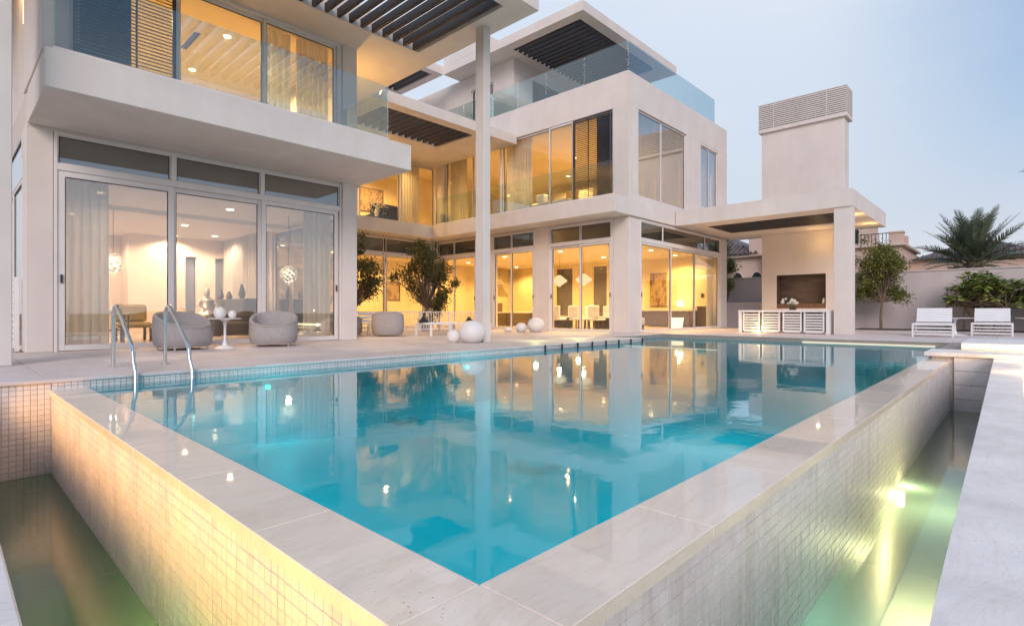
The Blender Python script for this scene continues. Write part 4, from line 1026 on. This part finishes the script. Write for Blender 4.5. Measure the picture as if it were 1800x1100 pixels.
part('cap_core', MB().box(X0 + .06, Y0 + .06, 7.6, X1 - .06, Y1 - .06, 8.6), dark_void, bq)
part('cap_frame', MB().box(X0 - .1, Y0 - .1, 7.6, X1 + .1, Y1 + .1, 7.75, .006).box(X0 - .1, Y0 - .1, 8.66, X1 + .1, Y1 + .1, 8.70, .006), stucco, bq)
m = MB().box(X0 - .1, Y0 - .1, 0, X0 - .07, Y1 + .1, .045).box(X1 + .07, Y0 - .1, 0, X1 + .1, Y1 + .1, .045).box(X0 - .07, Y0 - .1, 0, X1 + .07, Y0 - .07, .045).box(X0 - .07, Y1 + .07, 0, X1 + .07, Y1 + .1, .045)
me = m.mesh('slat', stucco, tuple(bq.location))
for k in range(12):
    o = bpy.data.objects.new('slat', me); COL.objects.link(o); o.parent = bq; o.location = (0, 0, 7.78 + k * .074)
for y in (5.05, 6.85): part('cap_stile', MB().box(X0 - .085, y, 7.75, X0 - .06, y + .03, 8.66), stucco, bq)
for y, lb in ((5.2, 'small white candle jar at the right end of the barbecue niche'), (6.6, 'small white candle jar at the left end of the barbecue niche')):
    solo('candle_jar', lb, 'candle', MB().lathe([(.05, 0), (.055, .12), (.03, .16), (.03, .2), (.0001, .2)], (X0 + .15, y, .961), 10), ceramic_m, None, (X0 + .15, y, .961))
bc = thing('bar_counter', 'white slatted bar counter under the canopy in front of the barbecue', 'bar counter', (17.7, 5, 0))
part('counter_top', MB().box(17.45, 3.95, .645, 18.15, 6.5, .70, .006), white_m, bc)
for y in (3.95, 6.42): part('end_leg', MB().box(17.47, y, 0, 18.12, y + .08, .644, .004), white_m, bc)
me = MB().box(0, 0, 0, .02, 1, .045, .003).mesh('slat', white_m)
for (y0, y1) in ((4.08, 4.62), (4.68, 5.20), (5.28, 5.80), (5.86, 6.38)):
    f = part('slatted_panel', MB().box(17.50, y0, .03, 17.54, y0 + .04, .64, .003).box(17.50, y1 - .04, .03, 17.54, y1, .64, .003).box(17.50, y0, .03, 17.54, y1, .055, .003), white_m, bc)
    for k in range(7):
        o = piece('slat', me, f, (17.512, y0 + .04, .06 + k * .08)); o.scale = (1, y1 - y0 - .08, 1)
part('back_panel', MB().box(18.06, 4.04, .03, 18.08, 6.41, .64), fabric2_m, bc)
fv = thing('flower_vase', 'white orchids in a dark square pot on the bar counter', 'flowers', (17.8, 5.0, .701))
part('pot', MB().box(17.72, 4.92, .701, 17.88, 5.08, .82, .006), wood_d, fv)
m = MB(); rr = random.Random(9)
for k in range(26):
    c = (17.8 + rr.gauss(0, .05), 5.02 + rr.gauss(0, .11), .90 + abs(rr.gauss(0, .06)))
    for j in range(5):
        a = j * 1.2566 + rr.random(); p = Vector(c); d = Vector((rr.uniform(-.3, .3), math.cos(a), math.sin(a))) * .038; e = d.cross(Vector((1, .2, 0))).normalized() * .018
        m.add([p, p + d * .6 + e, p + d, p + d * .6 - e], [(0, 1, 2, 3)])
part('blossom', m, petal_m, fv, stuff=True)
m = MB()
for k in range(8): m.tube([(17.8, 5, .80), (17.8 + rr.gauss(0, .03), 5 + rr.gauss(0, .08), .92)], .004, 5)
part('stem', m, tree_leaf, fv)
for (x, y, lb) in ((18.7, 3.98, 'small spotlight in the deck beside the canopy column'), (17.35, 5.84, 'small spotlight in the deck at the foot of the bar counter')):
    s_ = solo('deck_spotlight', lb, 'spotlight', MB().lathe([(.05, 0), (.05, .03), (.04, .035), (.0001, .035)], (x, y, .001), 14), glow_warm, None, (x, y, .001))
    lamp('deck_spot', (x, y, .10), 10, AMBER, .04)
lamp('canopy_downlight', (19.2, 3.66, 3.35), 9, AMBER, .05); lamp('canopy_downlight', (21.5, 3.66, 3.35), 9, AMBER, .05); lamp('canopy_downlight', (21.5, 5.2, 3.2), 8, AMBER, .05)
# uplight added out of view to turn the roof soffit orange
us = part('added_uplight', MB().box(6.751, 12.4, 5.25, 6.85, 12.6, 5.35, .005), frame_m, V)
lamp('soffit_fill', (6.95, 12.5, 5.42), 85, (1, .55, .13), .05, spot=165, rot=(R(180), 0, 0))
lamp('soffit_fill', (8.5, 17.9, 5.3), 60, (1, .55, .13), .05, spot=165, rot=(R(180), 0, 0))  # fill without a fixture, warms the recess soffit

# ------------------------------------------------------------------ loungers and tables at the far right
def lounger(label):
    t = thing('sun_lounger', label, 'sun lounger', (0, 0, 0), 0, 'white slatted sun loungers by the garden wall')
    w, l = .86, 1.5
    f = MB()
    for y in (-w / 2, w / 2 - .04): f.box(0, y, .30, l, y + .04, .35, .004)
    f.box(0, -w / 2 + .04, .30, .04, w / 2 - .04, .35, .004)
    fr = part('frame', f, white_m, t, True)
    for x in (0, 1.2):
        for y in (-w / 2, w / 2 - .04): part('leg', MB().box(x, y, 0, x + .04, y + .04, .299, .003), white_m, t, True)
    for z in (.05, .13, .21): part('front_bar', MB().box(.005, -w / 2 + .042, z, .03, w / 2 - .042, z + .035, .003), white_m, t, True)
    me = MB().box(0, -w / 2 + .05, 0, .075, w / 2 - .05, .02, .003).mesh('slat', white_m)
    for k in range(9):
        o = bpy.data.objects.new('slat', me); COL.objects.link(o); o.parent = fr; o.location = (.05 + k * .088, 0, .335)
    a = R(48); m = MB(); n = Vector((-math.sin(a), 0, math.cos(a))); d = Vector((math.cos(a), 0, math.sin(a)))
    bk = MB()
    for y in (-w / 2 + .05, w / 2 - .08):
        p = Vector((.86, 0, .36)); q = p + d * .5
        bk.add([(p.x, y, p.z), (q.x, y, q.z), (q.x + n.x * .02, y, q.z + n.z * .02), (p.x + n.x * .02, y, p.z + n.z * .02), (p.x, y + .03, p.z), (q.x, y + .03, q.z), (q.x + n.x * .02, y + .03, q.z + n.z * .02), (p.x + n.x * .02, y + .03, p.z + n.z * .02)],
               [(0, 1, 2, 3), (7, 6, 5, 4), (0, 4, 5, 1), (1, 5, 6, 2), (2, 6, 7, 3), (3, 7, 4, 0)])
    b = part('backrest', bk, white_m, t, True)
    for k in range(6):
        o = bpy.data.objects.new('slat', me); COL.objects.link(o); o.parent = b; p = Vector((.86, 0, .36)) + d * (k * .083) + n * .022; o.location = p; o.rotation_euler = (0, -a, 0)
    return t
l0 = lounger('white slatted sun lounger, left of the two by the garden wall'); l0.location = (17.6, 1.62, 0); l0.rotation_euler = (0, 0, R(3))
clone(l0, (19.4, .52, 0), R(1), 'white slatted sun lounger, right of the two by the garden wall')
tulip('white pedestal table between the two white sun loungers', (19.35, 1.28, 0), .42, .48); tulip('white pedestal table at the right edge beyond the sun loungers', (20.3, -.35, 0), .42, .48)

# ------------------------------------------------------------------ garden wall, trees
gw = thing('garden_wall', 'plain rendered garden wall closing the terrace behind the loungers', 'wall', (24.3, 0, 0))
m = MB(); m.box(24.3, -14, -.2, 24.55, 1.35, 2.1); m.box(24.3, 1.85, -.2, 24.55, 14, 2.1); m.box(24.3, 1.35, 1.45, 24.55, 1.85, 2.1); m.box(24.42, 1.35, -.2, 24.55, 1.85, 1.45)
part('wall', m, wall_m, gw); part('coping', MB().box(24.27, -14, 2.101, 24.58, 14, 2.15, .008), wall_m, gw)
part('utility_door', MB().box(24.385, 1.37, .0, 24.415, 1.83, 1.43, .005), wall_m, gw)
sw = thing('screen_wall', 'low panelled screen wall between villa and barbecue chimney', 'wall', (23.2, 8, 0))
part('panel', MB().box(23.3, 7.4, 0, 23.36, 11, 1.05, .006), wall_m, sw)
struct('planting_soil', MB().box(23.0, -8, -.02, 24.29, 4.4, .03, .01), M('soil', (.06, .045, .035), .95, var=.3, vscale=8, bump=1, bscale=30))
def leaf_quads(m, p, size, rr, aspect=.42, up=.3):
    d = Vector((rr.gauss(0, 1), rr.gauss(0, 1), rr.gauss(0, 1) + up)).normalized()
    u = d.cross(Vector((rr.gauss(0, 1), rr.gauss(0, 1), rr.gauss(0, 1)))).normalized(); l = size * rr.uniform(.7, 1.3)
    m.add([p, p + d * l * .5 + u * l * aspect * .5, p + d * l, p + d * l * .5 - u * l * aspect * .5], [(0, 1, 2, 3)])
def tree(name, label, cat, base, trunk_h, crown_c, crown_r, n_clump, per, leaf, mat, seed, trunk_r=.05, clump_r=.28, stems=1, flat=.0):
    rr = random.Random(seed); t = thing(name, label, cat, base); B = Vector(base); cc = B + Vector(crown_c)
    m = MB(); cl = []
    lobes = []
    for k in range(11):
        a = k * 2.4 + rr.uniform(-.5, .5); z = rr.uniform(-.75, .8); q = math.sqrt(1 - z * z) * rr.uniform(.45, .8)
        lobes.append((Vector((math.cos(a) * q, math.sin(a) * q, z)), rr.uniform(.22, .46)))
    lobes.append((Vector((rr.uniform(-.2, .2), rr.uniform(-.2, .2), 1.0)), .22))
    for k in range(n_clump):
        lc, lr = lobes[k % len(lobes)]
        q = Vector((rr.gauss(0, .6), rr.gauss(0, .6), rr.gauss(0, .6))) * lr + lc
        cl.append(cc + Vector((q.x * crown_r[0], q.y * crown_r[1], q.z * crown_r[2])))
    for s_ in range(stems):
        a = rr.uniform(0, 6.28); off = Vector((math.cos(a), math.sin(a), 0)) * (.0 if stems == 1 else .18)
        top = B + off * 1.6 + Vector((rr.gauss(0, .04), rr.gauss(0, .04), trunk_h))
        m.tube([B + off, B + off * 1.3 + Vector((rr.gauss(0, .03), rr.gauss(0, .03), trunk_h * .5)), top], [trunk_r, trunk_r * .8, trunk_r * .65], 8)
        for c in cl[s_::stems]:
            if rr.random() < .6:
                mid = top.lerp(c, .5) + Vector((rr.gauss(0, .06), rr.gauss(0, .06), rr.gauss(0, .05)))
                m.tube([top, mid, c], [trunk_r * .45, trunk_r * .28, trunk_r * .08], 5)
    part('trunk', m, bark_m, t)
    m = MB()
    for c in cl:
        rc = clump_r * rr.uniform(.45, 1.2)
        for k in range(int(per * rr.uniform(.6, 1.3))):
            p = c + Vector((rr.gauss(0, .5), rr.gauss(0, .5), rr.gauss(0, .42))) * rc
            leaf_quads(m, p, leaf, rr)
    part('crown', m, mat, t, stuff=True)
    return t
def planter(label, x, y, r=.3, h=.42):
    return solo('planter', label, 'planter', MB().lathe([(r * .75, 0), (r, h), (r * .88, h), (r * .85, h - .05), (.0001, h - .05)], (x, y, 0), 20), fabric2_m, None, (x, y, 0))
planter('grey round planter holding the olive tree behind the white railing', 11.76, 15.2)
tree('olive_tree', 'bushy olive tree in a planter before the amber recess doors', 'tree', (11.76, 15.2, .37), 0.4, (0, 0, 1.25), (1.02, 1.02, 1.15), 96, 130, .09, olive_leaf, 11, .06, .26)
planter('grey round planter holding the tree half hidden by the corner column', 9.35, 15.9)
tree('olive_tree', 'dark bushy tree half hidden behind the white corner column', 'tree', (9.35, 15.9, .37), 0.4, (0, 0, 1.3), (.85, .85, 1.1), 66, 120, .085, olive_leaf, 12, .05, .26)
tree('garden_tree', 'small bushy tree right of the canopy column before the garden wall', 'tree', (23.35, 3.62, .0), 1.0, (0, .05, 1.85), (.78, .92, 1.0), 120, 130, .09, tree_leaf, 13, .05, .26)
tree('garden_tree', 'dark small tree behind the far corner of the villa', 'tree', (23.5, 9.25, .0), 1.0, (0, 0, 2.2), (.34, .34, 1.4), 30, 80, .10, tree_leaf, 14, .05, .26)
def plumeria(label, base, seed, r=(1.0, 1.25), zc=1.35, n=120):
    rr = random.Random(seed); t = thing('plumeria_tree', label, 'tree', base); B = Vector(base); m = MB(); tips = []
    for k in range(n):
        a = rr.uniform(0, 6.28); q = math.sqrt(rr.random()); tips.append(B + Vector((math.cos(a) * q * r[0], math.sin(a) * q * r[1], zc + (1 - q * q) * .45 + rr.uniform(-.62, .15))))
    for s_ in range(5):
        a = s_ * 1.2566 + .4; f = B + Vector((math.cos(a) * .12, math.sin(a) * .22, 0)); k1 = B + Vector((math.cos(a) * .3, math.sin(a) * .55, .75 + rr.uniform(-.1, .1)))
        m.tube([f, f.lerp(k1, .5) + Vector((0, 0, .1)), k1], [.05, .042, .036], 7)
        for tp in tips[s_::5]:
            m.tube([k1, k1.lerp(tp, .55) + Vector((rr.gauss(0, .04), rr.gauss(0, .04), -.05)), tp], [.028, .022, .014], 5)
    part('trunk', m, bark_m, t); m = MB(); fm = MB()
    for tp in tips:
        for j in range(11):
            a = j * 2.4 + rr.random(); d = Vector((math.cos(a), math.sin(a), rr.uniform(-.35, .6))).normalized(); u = d.cross(Vector((0, 0, 1))).normalized(); w = u.cross(d).normalized(); L = rr.uniform(.22, .36); s_ = L * .2
            p = tp + Vector((0, 0, rr.uniform(-.05, .03))); q = p + d * L * .55 + w * .02; e = p + d * L - Vector((0, 0, .03))
            m.add([p, q + u * s_ - w * .012, e, q, q - u * s_ - w * .012], [(0, 1, 3), (1, 2, 3), (0, 3, 4), (3, 2, 4)])
        if rr.random() < .35:
            for j in range(7):
                c = tp + Vector((rr.gauss(0, .05), rr.gauss(0, .05), .07 + rr.uniform(0, .05)))
                for i in range(5):
                    b_ = i * 1.2566; d = Vector((math.cos(b_), math.sin(b_), .3)) * .042; e = Vector((-math.sin(b_), math.cos(b_), 0)) * .018
                    fm.add([c, c + d * .6 + e, c + d, c + d * .6 - e], [(0, 1, 2, 3)])
    part('crown', m, plum_leaf, t, stuff=True); part('blossom', fm, petal_m, t, stuff=True)
    return t
plumeria('spreading plumeria with white flowers behind the two sun loungers', (23.35, .75, .03), 21, (.9, 1.0))
plumeria('plumeria cut off by the right edge of the picture', (23.3, -1.25, .03), 22, (.9, .95))
def frond_mesh(L, seed, droop):
    rr = random.Random(seed); m = MB(); pts = []; n = 12
    for i in range(n + 1):
        s = i / n; pts.append(Vector((s * L * (1 - .12 * droop * s), 0, -droop * L * .38 * s * s)))
    m.tube(pts, [.03 * (1 - .85 * i / n) for i in range(n + 1)], 5, False); m.smooth = False
    k = 46
    for i in range(k):
        s = .16 + .84 * i / k; f = s * n; j = min(int(f), n - 1); p = pts[j].lerp(pts[j + 1], f - j); tg = (pts[j + 1] - pts[j]).normalized()
        ll = L * .17 * math.sin(math.pi * min(1, .18 + .80 * s)) ** .7 * rr.uniform(.85, 1.1)
        for sd in (-1, 1):
            d = (tg * .75 + Vector((0, sd * .75, rr.uniform(.1, .45)))).normalized(); u = d.cross(Vector((0, 0, 1))).normalized() * ll * .045
            m.add([p - u, p + u, p + d * ll * .6 + u * .9, p + d * ll - Vector((0, 0, ll * .06)), p + d * ll * .6 - u * .9], [(0, 1, 2, 4), (4, 2, 3)])
    return m.mesh('frond', palm_leaf)
FR = [frond_mesh(3.1, 31, .35), frond_mesh(2.9, 32, .7), frond_mesh(2.7, 33, 1.1)]
def palm(label, base, h, seed, n=46, k=1.):
    rr = random.Random(seed); t = thing('date_palm', label, 'palm tree', base); B = Vector(base)
    m = MB(); pts = []; rs = []
    for i in range(15): pts.append(B + Vector((.08 * math.sin(i * .4), .05 * math.sin(i * .3), h * i / 14))); rs.append(.24 - .05 * i / 14 + (.03 if i % 2 else 0) + (.10 if i > 11 else 0))
    m.tube(pts, rs, 10); part('trunk', m, palm_bark, t)
    m = MB()
    for i in range(60):
        a = i * 2.4; z = h - .9 + .9 * i / 60; d = Vector((math.cos(a), math.sin(a), .9)).normalized(); p = B + Vector((math.cos(a) * .24, math.sin(a) * .24, z)); u = Vector((-math.sin(a), math.cos(a), 0)) * .05
        m.add([p - u, p + u, p + d * .34 + u * .5, p + d * .34 - u * .5, p + Vector((math.cos(a), math.sin(a), 0)) * .06], [(0, 1, 2, 3), (0, 4, 1)])
    part('frond_stub', m, palm_bark, t, stuff=True)
    for i in range(n):
        a = i * 2.39996 + rr.uniform(-.2, .2); s = (i + .5) / n; el = R(84) * (1 - s) ** .85 - R(22) * s + R(rr.uniform(-5, 5))
        me = FR[0 if s < .4 else (1 if s < .75 else 2)]
        o = piece('frond', me, t, B + Vector((math.cos(a) * .12, math.sin(a) * .12, h + .1 - .35 * s)), (R(rr.uniform(-25, 25)), -el, a)); o.scale = (k * rr.uniform(.9, 1.08),) * 3
    return t
palm('bushy date palm rising behind the garden wall', (39.4, 1.85, -2.2), 5.6, 41, 54, 1.0)
palm('date palm almost wholly outside the right edge of the picture', (38.2, -2.85, -2.2), 9.4, 42, 46)
# ------------------------------------------------------------------ neighbouring villas
def arch_poly(w, h, n=8): return [(-w / 2, 0), (w / 2, 0)] + [(w / 2 * math.cos(math.pi * i / n), h - w / 2 + w / 2 * math.sin(math.pi * i / n)) for i in range(n + 1)]
def arch(parent, x, y, z, w, h, oval=False):
    if oval: poly = [(w / 2 * math.cos(2 * math.pi * i / 16), h / 2 + h / 2 * math.sin(2 * math.pi * i / 16)) for i in range(16)]
    else: poly = arch_poly(w, h)
    def ext(pl, x0, x1):
        n = len(pl); return MB().add([(x0, y + a, z + b) for a, b in pl] + [(x1, y + a, z + b) for a, b in pl], [tuple(range(n)), tuple(range(n, 2 * n))[::-1]] + [(i, i + n, (i + 1) % n + n, (i + 1) % n) for i in range(n)])
    f = part('window', ext([(a * 1.25, (b - h / 2) * 1.15 + h / 2) for a, b in poly], x - .10, x + .02), nb_trim, parent); part('pane', ext(poly, x - .13, x - .101), black_glass, f)
def tiled_roof(parent, x0, y0, x1, y1, z, rise):
    cx = (x0 + x1) / 2; cy0, cy1 = y0 + (x1 - x0) / 2, y1 - (x1 - x0) / 2
    if cy1 < cy0: cy0 = cy1 = (y0 + y1) / 2
    part('roof', MB().add([(x0, y0, z), (x1, y0, z), (x1, y1, z), (x0, y1, z), (cx, cy0, z + rise), (cx, cy1, z + rise)], [(0, 3, 2, 1), (0, 1, 4), (1, 2, 5, 4), (2, 3, 5), (3, 0, 4, 5)]), roof_tile_m, parent)
    m = MB()
    for k in range(int((y1 - y0) / .32)):       # cap tiles running down the near slope
        y = y0 + .16 + k * .32; s = 1.0
        if y < cy0: s = (y - y0) / (cy0 - y0 + 1e-6)
        if y > cy1: s = (y1 - y) / (y1 - cy1 + 1e-6)
        for j in range(max(1, int(6 * s))):
            a, b_ = j / 6, min((j + 1.05) / 6, s)
            p0 = Vector((x0 + (cx - x0) * a, y, z + rise * a + .05)); p1 = Vector((x0 + (cx - x0) * b_, y, z + rise * b_ + .05)); m.tube([p0, p1], .075, 6)
    m.smooth = False; part('roof_tile', m, roof_tile_m, parent, stuff=True)
n1 = thing('neighbour_house', 'pink neighbouring house with oval windows seen between villa and barbecue wall', 'house', (36, 13, -2.2))
part('wall', MB().box(36, 10.6, -2.2, 44, 19, 4.15), nb_wall, n1); part('tower', MB().box(35.4, 9.6, -2.2, 44, 11.6, 4.2, .02).box(35.6, 9.8, 4.2, 44, 12.6, 5.9, .02), nb_wall, n1)
part('cornice', MB().box(35.7, 11.65, 4.16, 44, 19.2, 4.36, .03).box(35.25, 9.45, 4.21, 44, 11.64, 4.34, .03), nb_trim, n1); tiled_roof(n1, 35.5, 12.0, 44, 19.4, 4.37, 1.9)
for y in (12.2, 13.4, 14.7): arch(n1, 35.99, y, 2.2, .62, 1.0, True)
arch(n1, 35.39, 10.6, 2.3, .6, 1.3)
n2 = thing('neighbour_house', 'pink neighbouring house with a roof terrace seen right of the canopy', 'house', (49.5, 8, -2.2))
part('wall', MB().box(49.5, 6.4, -2.2, 58, 14, 5.6, .02), nb_wall, n2); part('wing', MB().box(53.5, -1.5, -2.2, 60, 6.38, 4.6, .02), nb_wall, n2)
part('cornice', MB().box(49.2, 6.1, 5.61, 58, 14, 5.82, .04).box(53.3, -1.6, 4.61, 60, 6.09, 4.76, .03), nb_trim, n2)
part('parapet_pier', MB().box(49.6, 6.3, 5.83, 50.3, 7.2, 6.6, .03), nb_wall, n2); part('parapet_pier', MB().box(50.9, 6.2, 5.83, 51.6, 6.9, 6.5, .03), nb_wall, n2); part('pier_cap', MB().box(49.55, 6.25, 6.6, 50.35, 7.25, 6.75, .03), nb_wall, n2)
part('upper_storey', MB().box(51.5, 9.2, 5.83, 58, 14, 8.4, .02), nb_wall, n2); part('upper_cornice', MB().box(51.1, 8.8, 8.41, 58, 14, 8.6, .04), nb_trim, n2)
rl = part('terrace_railing', MB().box(49.55, 7.25, 6.62, 49.6, 12.5, 6.68), darkm, n2)
me = MB().box(-.02, -.02, 0, .02, .02, .78).mesh('baluster', darkm)
for k in range(22): piece('baluster', me, rl, (49.57, 7.35 + k * .235, 5.83))
tiled_roof(n2, 53.0, -2.0, 60, 6.3, 4.77, 1.5)
arch(n2, 53.49, 4.9, 1.6, 1.0, 2.2); arch(n2, 53.49, 2.4, 1.6, 1.0, 2.2); arch(n2, 51.49, 10.0, 6.2, 1.0, 1.7); arch(n2, 51.49, 11.6, 6.2, 1.0, 1.7)

# ------------------------------------------------------------------ small things indoors
def picture(label, axis, c, s0, s1, z0, z1, m_):
    t = thing('picture', label, 'picture', (s0, c, z0) if axis == 'y' else (c, s0, z0))
    m = MB(); bx(m, axis, c, s0, s1, -.03, -.012, z0, z1, .004); part('canvas', m, m_, t)
    m = MB()
    for (a, b_, e, h) in ((s0 - .03, s0, z0 - .03, z1 + .03), (s1, s1 + .03, z0 - .03, z1 + .03), (s0, s1, z1, z1 + .03), (s0, s1, z0 - .03, z0)): bx(m, axis, c, a, b_, -.04, -.003, e, h, .003)
    part('picture_frame', m, wood_d, t)
picture('tall dark picture on the amber back wall behind the olive tree', 'y', 21.0, 14.0, 14.7, 1.2, 2.0, paint_m)
picture('dark picture on the amber back wall between olive tree and corner column', 'y', 21.0, 11.1, 12.0, 1.1, 2.2, paint_m)
picture('wide picture on the back wall of the upper left room', 'y', 18.0, 3.4, 4.9, 5.0, 6.0, paint_m)
picture('picture on the back wall of the upper recess room above the navy sofa', 'y', 21.0, 12.6, 13.8, 5.1, 6.1, paint_m)
wr = thing('wardrobe', 'pale wardrobe on the far wall of the upper room by the louvred shutter', 'wardrobe', (21.7, 15, 4.121))
part('carcass', rbox(21.4, 13.2, 4.121, 22.0, 17.2, 6.6, .01), int_wall, wr)
for k in range(5): part('door', rbox(21.38, 13.22 + k * .8, 4.16, 21.398, 13.98 + k * .8, 6.56, .004), wood_m if k % 2 else int_wall, wr)
hb = thing('bed', 'bed with a tall padded headboard in the upper left room', 'bed', (3.0, 15.5, 4.121))
part('headboard', rbox(2.2, 17.7, 4.121, 4.6, 17.9, 5.3), fabric2_m, hb); part('mattress', rbox(2.4, 15.6, 4.35, 4.4, 17.68, 4.7), ceramic_m, hb); part('base', rbox(2.42, 15.62, 4.121, 4.38, 17.68, 4.34, .01), wood_d, hb)
for k, x in enumerate((2.6, 3.5)): part('pillow', rbox(x, 17.3, 4.71, x + .75, 17.66, 5.0, .1), ceramic_m, hb)
lt = thing('floor_lamp', 'slim floor lamp with a drum shade in the upper left room', 'floor lamp', (5.2, 16.4, 4.121))
part('stand', MB().tube([(5.2, 16.4, 4.13), (5.2, 16.4, 5.5)], .015, 8).lathe([(.16, 0), (.16, .02), (.02, .03)], (5.2, 16.4, 4.121), 16), silver_m, lt); part('lamp_shade', MB().lathe([(.22, 0), (.17, .32)], (5.2, 16.4, 5.45), 18), glow_white, lt)
bk = thing('bookcase', 'tall dark bookcase against the back wall of the recess room', 'bookcase', (9.6, 20.8, 0))
part('carcass', MB().box(9.0, 20.6, .02, 9.05, 20.98, 2.4).box(10.4, 20.6, .02, 10.45, 20.98, 2.4).box(9.05, 20.95, .02, 10.4, 20.98, 2.4), wood_d, bk)
for k in range(6): part('shelf', MB().box(9.052, 20.6, .05 + k * .46, 10.398, 20.945, .08 + k * .46), wood_d, bk)
